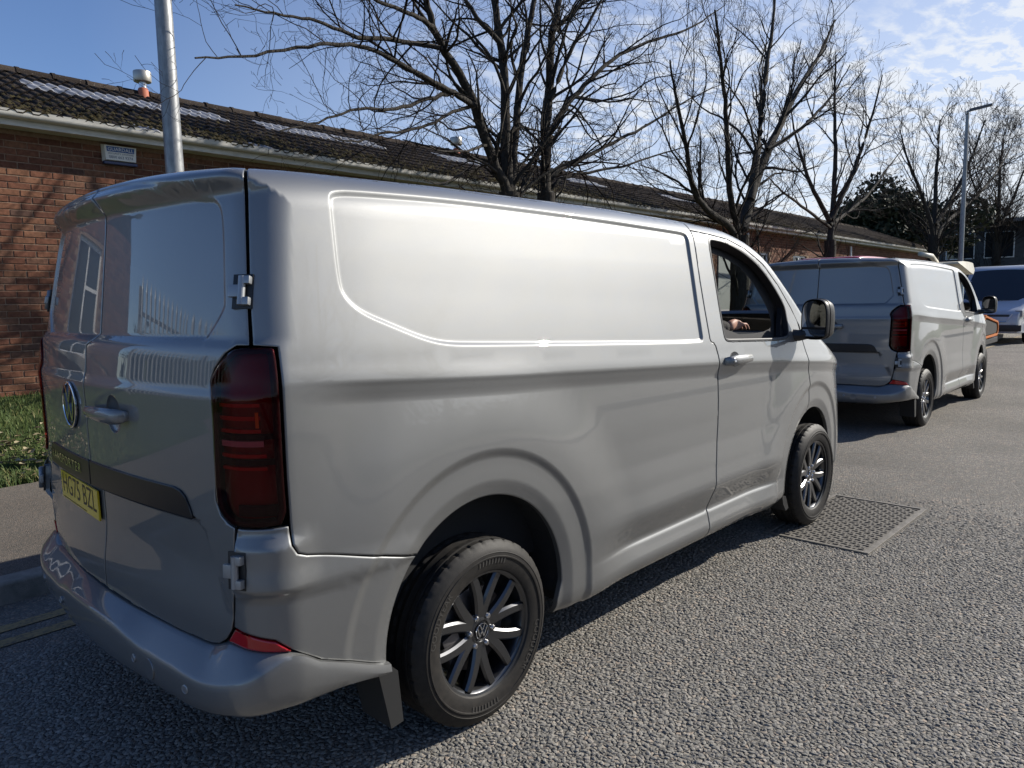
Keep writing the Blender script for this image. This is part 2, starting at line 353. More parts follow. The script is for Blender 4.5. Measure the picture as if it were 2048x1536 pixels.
def panel(name, outline, fn, h, material, parent, pts=None, holes=(), skirt=.02, round_=.004, closed_skirt=True):
    """a sheet cut to `outline` (u,v) and lifted onto the surface fn(u,v)->(P,D); edges rolled in"""
    ol = dens(outline, h*.7)
    if area2(ol) < 0: ol = ol[::-1]
    hs = []
    for q in holes:
        q = dens(q, h*.7)
        if area2(q) < 0: q = q[::-1]
        hs.append(q)
    loops = [ol]+hs
    lo = ol.min(0); hi = ol.max(0)
    gx, gy = np.meshgrid(np.arange(lo[0]+h*.5, hi[0], h), np.arange(lo[1]+h*.5, hi[1], h)); g = np.stack([gx.ravel()+((np.arange(gx.size)//gx.shape[1]) % 2)*h*.5, gy.ravel()], 1)
    extra = [g] if pts is None else [pts, g]
    cand = np.vstack(extra); np_ = 0 if pts is None else len(pts)
    keep = inside(cand, ol)
    for q in hs: keep &= ~inside(cand, q)
    dmin = np.full(len(cand), 1e9)
    for q in loops: dmin = np.minimum(dmin, segdist(cand, q))
    lim = np.where(np.arange(len(cand)) < np_, .0115, h*.45); keep &= dmin > lim
    if pts is not None:                                   # thin the grid where feature points already lie
        from mathutils import kdtree
        kd = kdtree.KDTree(len(pts))
        for i_, q_ in enumerate(pts): kd.insert((q_[0], q_[1], 0), i_)
        kd.balance(); gi_ = np.nonzero(keep[np_:])[0]
        for i_ in gi_:
            if kd.find((g[i_][0], g[i_][1], 0))[2] < h*.85: keep[np_+i_] = False
    ins = [offset_poly(ol, .006)]+[offset_poly(q, -.006) for q in hs]
    ins = [q for q in ins]
    allp = np.vstack(loops+[cand[keep]]+ins)
    V, T = cdt(allp, [len(q) for q in loops])
    c = V[T].mean(1); k = inside(c, ol)
    for q in hs: k &= ~inside(c, q)
    T = T[k]
    used = np.unique(T); re = -np.ones(len(V), int); re[used] = np.arange(len(used)); V = V[used]; T = re[T]
    e = .0012
    P, D = fn(V[:, 0], V[:, 1]); Pu = fn(V[:, 0]+e, V[:, 1])[0]-fn(V[:, 0]-e, V[:, 1])[0]; Pv = fn(V[:, 0], V[:, 1]+e)[0]-fn(V[:, 0], V[:, 1]-e)[0]
    n = np.cross(Pu, Pv); n /= np.maximum(np.linalg.norm(n, axis=1), 1e-12)[:, None]
    s = np.sign(np.sum(n*D, 1)); n *= s[:, None]
    # winding
    fnm = np.cross(P[T[:, 1]]-P[T[:, 0]], P[T[:, 2]]-P[T[:, 0]]); fl = np.sum(fnm*n[T[:, 0]], 1) < 0
    T[fl] = T[fl][:, ::-1]
    tu = Pu/np.linalg.norm(Pu, axis=1)[:, None]; tv = Pv/np.linalg.norm(Pv, axis=1)[:, None]
    faces = T.tolist(); VV = [P]; NN = [n]; base = len(P)
    if skirt:
        # boundary edges from the triangles
        from collections import Counter
        E = Counter(); dirn = {}
        for t in faces:
            for a, b in ((t[0], t[1]), (t[1], t[2]), (t[2], t[0])):
                E[(min(a, b), max(a, b))] += 1; dirn[(min(a, b), max(a, b))] = (a, b)
        be = [dirn[q] for q, c_ in E.items() if c_ == 1]
        bv = sorted({a for q in be for a in q}); ix = {a: i for i, a in enumerate(bv)}
        lat = np.zeros((len(bv), 3))
        for a, b in be:
            ed = P[b]-P[a]; l_ = np.cross(ed, n[a]); l_ /= max(np.linalg.norm(l_), 1e-9); lat[ix[a]] += l_; lat[ix[b]] += l_
        lat /= np.maximum(np.linalg.norm(lat, axis=1), 1e-9)[:, None]
        bvi = np.array(bv)
        n[bvi] = n[bvi]*.75+lat*.66; n[bvi] /= np.linalg.norm(n[bvi], axis=1)[:, None]
        P[bvi] -= D[bvi]*.0015
        top = P[bvi].copy(); bot = top-D[bvi]*skirt
        VV += [top, bot]; NN += [lat, lat]
        m = len(bv)
        for a, b in be:
            i, j = ix[a], ix[b]; faces.append([base+j, base+i, base+m+i]); faces.append([base+j, base+m+i, base+m+j])
    P = np.vstack(VV).copy(); n = np.vstack(NN).copy()
    P[:, 1] *= -1; n[:, 1] *= -1                          # (x, Y outward, z) -> world right-hand side at -y
    faces = [f[::-1] for f in faces]
    o = mesh_obj(name, P, faces, material, parent, normals=n); o.cycles.shadow_terminator_geometry_offset = .25; o.cycles.shadow_terminator_offset = .05
    return o
def mirrored(o, name=None, parent=None):
    me = o.data; nv = len(me.vertices)
    co = np.empty(nv*3); me.vertices.foreach_get('co', co); co = co.reshape(-1, 3); co[:, 1] *= -1
    faces = [tuple(reversed(p.vertices)) for p in me.polygons]
    nn = None
    if me.has_custom_normals:
        nn = np.zeros((nv, 3)); ln = np.array([tuple(l.vector) for l in me.corner_normals]); lv = np.empty(len(me.loops), int); me.loops.foreach_get('vertex_index', lv)
        nn[lv] = ln; nn[:, 1] *= -1
    q = mesh_obj(name or o.name.split('.')[0], co, faces, list(me.materials), parent or o.parent, normals=nn, smooth=me.polygons[0].use_smooth)
    return q

# ------------------------------------------------------------------ van feature lines (metres in the van's own frame, u along the flank, v up)
RECESS = chaikin([(-.530,1.80),(-.523,1.852),(-.489,1.869),(-.395,1.875),(-.034,1.886),(.5,1.884),(1.014,1.875),(1.50,1.866),(1.592,1.861),(1.612,1.835),(1.607,1.75),(1.598,1.573),(1.586,1.36),(1.583,1.318),(1.555,1.304),(.9,1.334),(-.03,1.382),(-.16,1.392),(-.25,1.414),(-.36,1.457),(-.475,1.503),(-.528,1.55),(-.543,1.60)], 2)
LIGHT = [(-.852,1.425),(-.765,1.424),(-.757,1.417),(-.754,1.315),(-.755,1.069),(-.752,.935),(-.805,.929),(-.874,.929),(-.897,.937),(-.924,.956),(-.943,.992),(-.936,1.188),(-.933,1.295),(-.943,1.329),(-.924,1.361),(-.882,1.404)]
AR, AF, ARAD = (-.015, .41), (3.045, .36), .44
def arch_d(x, z, c):
    return np.where(z > c[1], np.hypot(x-c[0], z-c[1]), np.hypot(np.abs(x-c[0])*1., 0))-ARAD
def arch_pts(c, a0, a1, d=0., n=40):
    a = np.linspace(R(a0), R(a1), n); return np.stack([c[0]+(ARAD+d)*np.cos(a), c[1]+(ARAD+d)*np.sin(a)], 1)
FL_D = [-.05, 0, .05, .058, .135, .142, .166, .172]+list(np.linspace(.18, .52, 12))+[2]
FL_V = [-.006, -.006, .008, .009, .009, .010, .021, .022]+[.0215*(.5+.5*math.cos(math.pi*k/11)) for k in range(12)]+[0]
fl_t = smooth_table(FL_D, FL_V, .004, -.06, .6)
def disp_side(u, v):
    p = np.stack([u, v], 1)
    d = np.zeros(len(u))
    near = (u > -.7) & (u < 1.75) & (v > 1.2) & (v < 1.95)
    if near.any():
        s = sdpoly(p[near], RECESS); d[near] -= .0125*sstep(0, .019, -s)
    for c in (AR, AF):
        q = np.clip(arch_d(u, v, c), -.05, .6); w = sstep(-.72, -.42, u)*.55+.45 if c is AR else 1.
        d += fl_t(q)*w
    # rear corner of the bumper: pad that carries the lower hinge, ledge running to the arch
    d += .020*sstep(.715, .755, v)*(1-sstep(.865, .905, v))*(1-sstep(-.80, -.66, u))*sstep(-1.02, -.93, u)
    d += .007*sstep(.705, .74, v)*(1-sstep(.745, .82, v))*(1-sstep(-.36, -.28, u))*(u < -.25)
    # roof drip channel just above the doors
    d -= .004*np.exp(-((v-1.955)/.006)**2)*(u > -.6)
    return d
def side_fn(off=0., feats=True):
    def fn(u, v):
        P, D = surf(u, v)
        dd = disp_side(np.asarray(u), np.asarray(v)) if feats else 0.
        return P+D*(np.asarray(dd+off)*np.ones(len(u)))[:, None], D
    return fn
def Yu(Y): return U1-(CY-Y)                              # rear: lateral position -> u
REC_R = [(-.86,1.80),(-.82,1.865),(-.70,1.893),(-.3,1.905),(.3,1.905),(.70,1.893),(.765,1.865),(.79,1.80),(.805,1.56),(.805,1.525),(.735,1.448),(.705,1.437),(-.705,1.437),(-.735,1.448),(-.805,1.525),(-.805,1.56)]
REC_R = chaikin([(-.765,1.865),(-.70,1.898),(-.3,1.912),(.3,1.912),(.70,1.898),(.765,1.865),(.79,1.80),(.805,1.56),(.803,1.525),(.735,1.446),(.705,1.437),(-.705,1.437),(-.735,1.446),(-.803,1.525),(-.805,1.56),(-.79,1.80)], 2)
def disp_rear(u, v):
    Y = u-U1+CY
    P = np.stack([np.where(u < U1, Y, CY+(u-U1)*.78), v], 1)
    s = sdpoly(P, REC_R); d = -.009*sstep(0, .012, -s)
    Ya = np.abs(P[:, 0])
    edge = .683+np.clip(.93-v, 0, .4)*.43
    d -= .022*sstep(0, .02, edge-Ya)*(1-sstep(.905, .925, v))*sstep(.60, .80, v)
    d -= .006*sstep(0, .01, .70-Ya)*sstep(.905, .915, v)*(1-sstep(1.005, 1.015, v))*0
    # bowl behind the handle
    d -= .016*np.clip(1-((P[:, 0]-.20)/.055)**2-((v-1.195)/.062)**2, 0, 1)**.5
    return d
def rear_fn(off=0., feats=True):
    def fn(u, v):
        P, D = surf(u, v)
        dd = disp_rear(np.asarray(u), np.asarray(v)) if feats else 0.
        return P+D*(np.asarray(dd+off)*np.ones(len(u)))[:, None], D
    return fn
def lines_pts(*polys, h=.018, closed=False):
    return np.vstack([dens(p, h, closed) for p in polys])
def rframe(u, v, off=0., fn=None):
    """world matrix at a surface point: x to the right seen from outside, y up, z outward"""
    fn = fn or rear_fn()
    e = .002; a = np.array([u]); b = np.array([v])
    P = fn(a, b)[0][0]; Pu = (fn(a+e, b)[0]-fn(a-e, b)[0])[0]; Pv = (fn(a, b+e)[0]-fn(a, b-e)[0])[0]
    D = fn(a, b)[1][0]
    for q in (P, Pu, Pv, D): q[1] *= -1
    n = np.cross(Pu, Pv); n /= np.linalg.norm(n)
    if n @ D < 0: n = -n
    n = Vector(n); up_ = Vector((0, 0, 1)); up_ = (up_-n*up_.dot(n)).normalized(); x = up_.cross(n)
    P = Vector(P)+n*off
    return Matrix(((x.x, up_.x, n.x, P.x), (x.y, up_.y, n.y, P.y), (x.z, up_.z, n.z, P.z), (0, 0, 0, 1)))

def make_emblem(name, r, parent, M):
    """round badge: chrome ring, dark disc and a bold V above a W"""
    m = MB()
    m.lathe([(r, 0), (r, .006), (r*.985, .008), (r*.90, .008), (r*.88, .004), (0.001, .004)], 40, M)
    base = m.obj(name, TRIM, parent, angle=40)
    c = MB(); c.lathe([(r*1.0, .002), (r*1.0, .0085), (r*.97, .010), (r*.91, .010), (r*.885, .0075)], 40, M)
    def bar(p, q, w):
        p = Vector((*p, 0))*r; q = Vector((*q, 0))*r; d = (q-p).normalized(); s = Vector((-d.y, d.x, 0))*w*r*.5
        c.prism([tuple((p+s).xy), tuple((p-s).xy), tuple((q-s).xy), tuple((q+s).xy)], .004, .0095, M)
    w = .13
    bar((-.38, .80), (-.02, .10), w); bar((.38, .80), (.02, .10), w)
    bar((-.74, .42), (-.34, -.68), w); bar((-.34, -.68), (0, .04), w); bar((.34, -.68), (0, .04), w); bar((.74, .42), (.34, -.68), w)
    c.obj('emblem_letters', CHROME, base, angle=40)
    return base

# ------------------------------------------------------------------ wheel
def make_wheel_meshes():
    """four shared meshes, axle along +z, outer face at +z"""
    R0 = .341; hw = .106
    prof = [(.222, .085), (.232, .098), (.245, .103), (.262, .1055), (.2775, .107), (.279, .1105), (.2835, .1110), (.285, .1080), (.2965, .1070), (.2975, .1085), (.299, .1068), (.308, .1035), (.316, .098), (.326, .091), (.333, .0855), (.3385, .078)]
    tread = [.0740, .0725, .0605, .059, .052, .0505, .035, .0335, .0225, .021, .0, -.021, -.0225, -.0335, -.035, -.0505, -.052, -.059, -.0605, -.0725, -.074]
    grv = {.059, .052, -.052, -.059} | {.0225, -.0225} | {.021, -.021}
    n = 216; v = []; f = []
    rows = []
    for r, h in prof: rows.append((r, h, 'w'))
    for h in tread: rows.append((R0-.0022*(h/.074)**2, h, 't'))
    for r, h in reversed(prof): rows.append((r, -h, 'w'))
    for i, (r, h, k) in enumerate(rows):
        for j in range(n):
            a = 2*math.pi*j/n; rr = r
            if k == 't':
                if .0505 < abs(h) < .0600 or .0205 < abs(h) < .023: rr -= .007
                elif abs(h) > .06 and (j % 6) in (0,): rr -= .0055
                elif .024 < abs(h) < .05 and ((j+3) % 6) == 0: rr -= .004
            elif r > .328 and (j % 6) == 0: rr -= .004
            v.append((rr*math.cos(a), rr*math.sin(a), h))
    for i in range(len(rows)-1):
        for j in range(n):
            j2 = (j+1) % n; f.append((i*n+j, (i+1)*n+j, (i+1)*n+j2, i*n+j2))
    tyre = mesh_obj('tyre', v, f, RUBBER, smooth=True, link=False); tyre.data.set_sharp_from_angle(angle=R(28))
    # raised sidewall lettering and rib marks
    t = MB()
    def arc_text(s, rad, a_mid, size, hgt=.0022):
        tv, tf = text_mesh(s, size, 0., 1.08); w = tv[:, 0].copy(); 
        ang = a_mid-w/rad; rr = rad+tv[:, 1]
        zz_ = np.interp(rr, [.24, .2565, .278, .30], [.1025, .1052, .107, .106])
        top = np.stack([rr*np.cos(ang), rr*np.sin(ang), zz_+hgt], 1)
        t.add([tuple(p) for p in top], [tuple(q) for q in tf])
    arc_text('GOODYEAR', .268, R(152), .034); arc_text('GOODYEAR', .268, R(-28), .034)
    for a0 in (70, 250):
        for k in range(9):
            a = R(a0+k*3.4); b = R(a0+k*3.4+1.1)
            t.add([(rr*math.cos(x_), rr*math.sin(x_), z_) for rr, z_ in ((.258, .1075), (.284, .1095)) for x_ in (a, b)], [(0, 2, 3, 1)])
    letters = t.obj('tyre_lettering', mat('tyre_letter_rubber', (.055, .052, .048), .55), link=False)
    # rim
    m = MB()
    m.lathe([(.219, .088), (.228, .092), (.2285, .086), (.222, .078), (.214, .074), (.208, .060), (.203, .02), (.198, -.04), (.200, -.09), (.222, -.10)], 72)
    rim_r = .212
    def arm(a0, r0, z0, a1, r1, z1, w0, w1):
        p0 = Vector((r0*math.cos(a0), r0*math.sin(a0), z0)); p1 = Vector((r1*math.cos(a1), r1*math.sin(a1), z1))
        am = a0+(a1-a0)*.35; pm = Vector(((r0*.45+r1*.55)*math.cos(am), (r0*.45+r1*.55)*math.sin(am), z0*.5+z1*.5+.006))
        secs = []
        for t_ in np.linspace(0, 1, 7):
            p = p0*(1-t_)**2+pm*2*t_*(1-t_)+p1*t_*t_; d = ((pm-p0)*(1-t_)+(p1-pm)*t_).normalized(); s = d.cross(Vector((0, 0, 1))).normalized(); w = w0*(1-t_)+w1*t_
            nn = s.cross(d)
            secs.append([p+s*w-nn*.022, p+s*w-nn*.004, p+s*w*.62+nn*.004, p-s*w*.62+nn*.004, p-s*w-nn*.004, p-s*w-nn*.022])
        k = len(m.v)
        for q in secs: m.v += [tuple(x_) for x_ in q]
        for i in range(6):
            for j in range(6):
                j2 = (j+1) % 6; m.f.append((k+i*6+j, k+i*6+j2, k+(i+1)*6+j2, k+(i+1)*6+j))
    for k in range(6):
        a = R(60*k-96)
        for s in (-1, 1): arm(a+s*R(4), .045, .062, a+s*R(16.5), rim_r+.004, .078, .0235, .0185)
    m.lathe([(.074, .02), (.070, .055), (.055, .066), (.040, .069), (.036, .064), (.001, .064)], 36)
    rim = m.obj('rim', RIMM, angle=35, link=False)
    b = MB(); b.lathe([(.0105, -.005), (.0105, .016), (.0075, .020), (.001, .021)], 12)
    bolts = b.obj('wheel_bolt', STEEL, angle=40, link=False)
    d = MB(); d.lathe([(.155, .005), (.155, .022), (.152, .024), (.075, .024), (.07, .04), (.001, .04)], 48); d.lathe([(.155, .005), (.06, .0)], 48)
    d.box(-.16, -.085, -.07, .07, -.02, .05, Matrix.Rotation(R(20), 4, 'Z'), .008)
    disc = d.obj('brake_disc', CAST, angle=35, link=False)
    return tyre, letters, rim, bolts, disc
WM = make_wheel_meshes()
def add_wheel(parent, x, sgn, y=.868, z=.338, rot=0.):
    """sgn -1: right-hand wheel"""
    M = Matrix.Translation((x, sgn*y, z)) @ Matrix.Rotation(R(90)*(-sgn), 4, 'X') @ Matrix.Rotation(rot, 4, 'Z')
    w = bpy.data.objects.new('wheel', None); COL.objects.link(w); w.parent = parent; w.matrix_local = M; w.empty_display_size = .1
    for q in WM:
        for k in range(6 if q.name.startswith('wheel_bolt') else 1):
            c = bpy.data.objects.new(q.name.split('.')[0], q.data); COL.objects.link(c); c.parent = w
            if q.name.startswith('wheel_bolt'): c.location = (.058*math.cos(R(60*k-66)), .058*math.sin(R(60*k-66)), .055)
            if q.name.startswith('tyre_lett'): c['kind'] = 'stuff'
    e = make_emblem('hub_cap', .031, w, Matrix.Translation((0, 0, .063)) @ Matrix.Rotation(R(-6) if sgn < 0 else 0, 4, 'Z'))
    return w

# ------------------------------------------------------------------ the van
def arch_edge(c, lowl, lowr, n=44):
    """opening outline from its rear foot over the top to its front foot"""
    a = arch_pts(c, 180, 0, 0., n)
    return np.vstack([[(c[0]-ARAD+lowl[0], lowl[1])], a, [(c[0]+ARAD-lowr[0], lowr[1])]])

def build_van(name='panel_van'):
    van = empty(name)
    ringpts = []
    for c in (AR, AF):
        for d in (.012, .024, .036, .048, .056, .064, .10, .132, .140, .148, .157, .166, .175, .185, .21):
            ringpts.append(arch_pts(c, 185, -5, d, 95))
            for sx in (-1, 1): ringpts.append(np.stack([np.full(8, c[0]+sx*(ARAD+d)), np.linspace(.27, c[1]-.02, 8)], 1))
    xs = np.arange(-.745, 4.0, .02)
    crease = [np.stack([xs, zc_t(xs)+t], 1) for t in (.045, .03, .018, .010, .005, 0, -.005, -.010, -.016, -.024, -.036, -.052, -.07, -.095, -.125, -.155)]
    sill = [np.stack([np.arange(.35, 2.75, .03), np.full(80, z)], 1) for z in (.272, .285, .30, .315, .335, .36, .405, .42, .43, .45, .52, .545, .557, .57, .60)]
    rec = [offset_poly(dens(RECESS, .02), d) for d in (-.006, .000, .005, .0095, .014, .019, .026)]
    drip = [np.stack([np.arange(-.7, 2.3, .04), np.full(75, z)], 1) for z in (1.944, 1.950, 1.955, 1.960, 1.966)]
    cor = [np.stack([np.full(26, u_), np.linspace(1.72, 2.06, 26)], 1) for u_ in np.arange(-.80, -.57, .013)]+[np.stack([np.full(34, u_), np.linspace(.93, 1.72, 34)], 1) for u_ in np.arange(-.80, -.60, .013)]+[np.stack([np.arange(-.5, 2.3, .035), np.full(80, z)], 1) for z in np.arange(1.975, 2.065, .013)]
    fp = np.vstack(ringpts+crease+sill+rec+drip+cor)
    VT = 2.07
    dl = [(1.634,.272),(1.634,.32),(1.646,.477),(1.662,.615),(1.692,.76),(1.712,.88),(1.720,.997),(1.717,1.15),(1.708,1.235),(1.697,1.278),(1.680,1.298),(1.656,1.304)]
    dl2 = [(1.648,1.32),(1.650,1.621),(1.664,1.85),(1.682,1.93)]
    g = .003
    arcR = arch_edge(AR, (.02, .40), (.025, .335))
    # rear quarter / load-bay side
    out = [(-.800,VT),(-.803,1.833),(-.807,1.693),(-.809,1.596),(-.809,1.514),(-.807,1.432),(-.748,1.425),(-.745,1.315),(-.746,1.069),(-.744,.931),(-.742,.872),(-.7305,.8455),(-.708,.8325),(-.649,.8165)]
    k = arch_pts(AR, 180, 0, 0, 60); i0 = np.argmin(np.abs(k[:, 1]-.7325)+(k[:, 0] > 0)*9)
    out += [tuple(q) for q in k[i0:]]+[(AR[0]+ARAD-.025, .335), (AR[0]+ARAD-.02, .272)]
    out += [(x-g, z) for x, z in dl]+[(x-g, z) for x, z in dl2]+[(1.70, 2.0), (1.705, VT)]
    SIDE = side_fn()
    q = panel('side_panel', out, SIDE, .026, PAINT, van, fp); mirrored(q)
    # bumper corner
    out = [(-.872,.921),(-.80,.922),(-.750,.923),(-.746,.870),(-.733,.842),(-.708,.829),(-.649,.813)]
    k2 = arch_pts(AR, 190, 0, 0, 60); i1 = np.argmin(np.abs(k2[:, 1]-.728)+(k2[:, 0] > 0)*9)
    low = [tuple(q) for q in k2[:i1+1][::-1] if q[1] > .41]
    out += low+[(-.455,.405),(-.56,.452),(-.68,.507),(-.756,.565),(-.795,.600),(-.85,.612),(-.908,.624),(-.905,.647),(-.895,.727),(-.883,.844),(-.876,.905)]
    bc = panel('bumper_corner', out, SIDE, .02, PAINT, van, fp); bcl = mirrored(bc)
    # front door
    win = chaikin([(1.812,1.36),(1.817,1.60),(1.818,1.80),(1.835,1.836),(1.90,1.836),(2.016,1.828),(2.23,1.775),(2.42,1.69),(2.562,1.573),(2.653,1.475),(2.664,1.43),(2.655,1.32),(2.63,1.282),(2.5,1.276),(1.90,1.303),(1.83,1.307),(1.813,1.32)], 2)
    top = [(1.672,1.874),(1.875,1.866),(2.06,1.850),(2.25,1.80),(2.45,1.712),(2.62,1.585),(2.76,1.45),(2.83,1.36)]
    fend = [(2.85,1.30),(2.866,1.20),(2.895,1.09),(2.925,.98),(2.943,.90),(2.940,.82),(2.925,.78)]
    arcF = arch_pts(AF, 180, 0, 0, 60)
    fr = [tuple(q) for q in arcF if q[0] < 2.925-.002][::-1]
    out = [(x+g, z) for x, z in dl]+[(x+g, z) for x, z in dl2 if z < 1.86]+top+[(x-g, z) for x, z in fend]+fr+[(AF[0]-ARAD+.015, .30), (AF[0]-ARAD+.02, .262)]
    wl = [offset_poly(dens(win, .03), d) for d in (-.012, -.022)]
    door = panel('front_door', out, SIDE, .026, PAINT, van, np.vstack([fp]+wl), holes=[win]); doorl = mirrored(door)
    # weather strip round the window, then the lining of the cab behind it
    fr_ = panel('window_seal', offset_poly(dens(win, .03), -.012), side_fn(.002), .03, BLACK, door, holes=[offset_poly(dens(win, .03), .006)], skirt=.05); mirrored(fr_, parent=doorl)
    lin = [(1.66,1.0),(1.66,1.85),(2.1,1.9),(2.5,1.70),(2.72,1.50),(2.84,1.30),(2.85,1.0)]
    inner = offset_poly(dens(chaikin([(1.83,1.33),(1.84,1.78),(1.95,1.80),(2.2,1.735),(2.38,1.64),(2.5,1.52),(2.57,1.43),(2.575,1.31)], 2), .03), 0)
    li = panel('door_lining', lin, side_fn(-.065, False), .05, CABIN, door, holes=[inner], skirt=.0); mirrored(li, parent=doorl)
    # pull handle of the door
    def door_handle(par, M, mirror=False):
        h = MB()
        prof = [(-.135, .0, .020), (-.120, .026, .024), (-.06, .038, .026), (.03, .038, .024), (.115, .032, .020), (.137, .012, .012)]
        secs = []
        for x_, o_, r_ in prof:
            secs.append([(x_, r_*math.sin(t_), o_+.012*math.cos(t_)) for t_ in np.linspace(0, 2*math.pi, 13)[:-1]])
        v_ = [p for s_ in secs for p in s_]; f_ = [(i*12+j, i*12+(j+1) % 12, (i+1)*12+(j+1) % 12, (i+1)*12+j) for i in range(len(secs)-1) for j in range(12)]
        f_ += [tuple(reversed(range(12))), tuple(range(60, 72))]
        h.add(v_, f_, M); o = h.obj('door_handle', PAINT, par, angle=50)
        return o
    M = rframe(1.905, 1.196, -.002, SIDE)
    dh = door_handle(door, M)
    lk = MB(); lk.lathe([(.013, 0), (.013, .004), (.010, .006), (.001, .005)], 20, M @ Matrix.Translation((-.098, .001, .039))); lk.obj('lock', STEEL, dh, angle=40)
    bowl = MB(); bowl.lathe([(.060, .0018), (.058, .003), (.046, .0025), (.001, .0022)], 28, M @ Matrix.Translation((-.018, .006, 0)) @ Matrix.Diagonal((.95, .68, 1, 1))); bowl.obj('handle_bowl', TRIM, door, angle=40)
    # side A-pillar and roof rail, front wing
    out = [(1.703, 2.0), (1.684,1.93),(1.672,1.881)]+[(x, z+.006) for x, z in top[1:]]+[(2.852,1.345),(2.86,1.318),(2.95,1.305),(3.02,1.33),(2.95,1.42),(2.80,1.56),(2.62,1.72),(2.45,1.86),(2.30,1.965),(2.2,2.0),(2.1,2.03),(1.9,VT),(1.712,VT)]
    q = panel('roof_rail', out, SIDE, .026, PAINT, van, fp); mirrored(q)
    fr = [tuple(q) for q in arcF if q[0] > 2.925+.004]
    out = [(x+g, z) for x, z in fend[::-1]]+[(2.856,1.312),(2.97,1.30),(3.05,1.318),(3.2,1.29),(3.45,1.21),(3.62,1.15),(3.74,1.08),(3.80,.95),(3.83,.75),(3.83,.50),(3.80,.33),(3.52,.31)]+fr[::-1]
    q = panel('front_wing', out, SIDE, .026, PAINT, van, fp); mirrored(q)
    # roof, windscreen, bonnet: sheets lifted straight up
    def topfn(off=0.):
        def fn(a, b):
            O = np.stack([a, b, np.full(len(a), .75)], 1); D = np.zeros_like(O); D[:, 2] = 1
            return trace(O, D, 1.6)+D*off, D
        return fn
    ys = np.linspace(-.70, .70, 9)
    roof = panel('roof', [(-.70, -.70), (2.18, -.70), (2.27, 0), (2.18, .70), (-.70, .70)], topfn(-.002), .08, PAINT, van)
    for sx in (-.30, 1.45):
        for sy in (-1, 1): m = MB(); m.box(sx-.09, sx+.09, sy*.66-.02, sy*.66+.02, 1.93, 1.952 if sx > 0 else 1.957, None, .008); m.obj('roof_rack_cover', PAINT, roof, angle=40)
    panel('windscreen', [(2.30, -.70), (2.37, 0), (2.30, .70), (2.78, .80), (3.02, .80), (3.10, 0), (3.02, -.80), (2.78, -.80)], topfn(-.003), .06, GLASS, van, skirt=0)
    panel('bonnet', [(3.04, -.80), (3.12, 0), (3.04, .80), (3.5, .78), (3.72, .66), (3.80, 0), (3.72, -.66), (3.5, -.78)], topfn(), .06, PAINT, van)
    # nose: rays fanned forward from a core inside the engine bay
    def nosefn(off=0.):
        def fn(a, b):
            O = np.stack([np.full(len(a), 3.2), np.zeros(len(a)), b], 1); D = np.stack([np.cos(a), np.sin(a), np.zeros(len(a))], 1)
            return trace(O, D, 1.4)+D*off, D
        return fn
    panel('front_bumper', [(-.98, .34), (.98, .34), (.98, .90), (.86, 1.08), (-.86, 1.08), (-.98, .90)], nosefn(), .05, PAINT, van)
    panel('grille', [(-.55, .78), (.55, .78), (.62, .98), (-.62, .98)], nosefn(.006), .05, TRIM, van)
    hl = panel('headlight', [(.64, .84), (.96, .86), (.97, 1.0), (.66, .99)], nosefn(.007), .04, GREYLENS, van); mirrored(hl)
    # ---------------- rear doors
    RF = rear_fn(); s_up, s_mid, s_low = .004, -.055, -.012
    seam_r = [(s_up,1.985),(s_up,1.452),(s_up-.01,1.435),(s_mid,1.415),(s_mid,1.30),(s_mid,.968),(s_mid+.004,.958),(s_low,.925),(s_low,.55)]
    gapv = [(-.816,1.985),(-.816,1.888),(-.817,1.833),(-.818,1.693),(-.819,1.596),(-.819,1.514),(-.818,1.432)]
    lt = [(-.852,1.432),(-.887,1.411),(-.931,1.367),(-.951,1.330),(-.941,1.295),(-.944,1.188),(-.951,.990),(-.931,.950),(-.903,.930),(-.882,.922)]
    lowg = [(-.890,.844),(-.902,.727),(-.912,.647),(-.922,.612),(-.95,.576),(-.985,.556),(-1.03,.546)]
    out = [(Yu(y), z) for y, z in seam_r]+[(-1.195,.545)]+lowg[::-1]+lt[::-1]+gapv[::-1]
    ed = [np.stack([np.linspace(Yu(-.80), -.83, 60), np.full(60, z)], 1) for z in (1.275,1.29,1.30,1.31,1.32,1.34,1.36,1.38,1.40,1.41,1.42,1.43,1.44,1.45,1.46, .90,.91,.918,.925,.935)]+[np.stack([np.linspace(Yu(-.80), -.83, 90), np.full(90, z)], 1) for z in np.arange(1.83, 1.985, .005)]
    rp = [np.stack([Yu(q[:, 0])*(q[:, 0] < CY)+(U1+(q[:, 0]-CY)/.78)*(q[:, 0] >= CY), q[:, 1]], 1) for q in (offset_poly(dens(REC_R, .02), d) for d in (-.004, .001, .005, .009, .014))]
    ne = [np.stack([Yu(.683+d+(.93-np.linspace(.6, .93, 18))*.43), np.linspace(.6, .93, 18)], 1) for d in (-.022, -.014, -.007, 0, .007)]
    bw = [np.stack([Yu(.20+.055*k_*np.cos(t_)), 1.195+.062*k_*np.sin(t_)], 1) for k_ in (.2, .5, .75, .9, 1.0, 1.06) for t_ in (np.linspace(0, 6.28, 26),)]
    rfp = np.vstack(ed+rp+ne+bw)
    rdoor = panel('rear_door', out, RF, .03, PAINT, van, rfp)
    # left-hand leaf is laid out in mirrored coordinates
    seam_l = [(-y+.006, z) for y, z in seam_r]
    out_l = [(Yu(y-.0), z) for y, z in seam_l]+[(-1.195,.545)]+lowg[::-1]+lt[::-1]+gapv[::-1]
    def rear_fn_l(u, v):
        P, D = surf(u, v); Y = np.asarray(u)-U1+CY
        dd = disp_rear(np.asarray(u), np.asarray(v))+.016*np.clip(1-((Y-.20)/.055)**2-((v-1.195)/.062)**2, 0, 1)**.5
        return P+D*dd[:, None], D
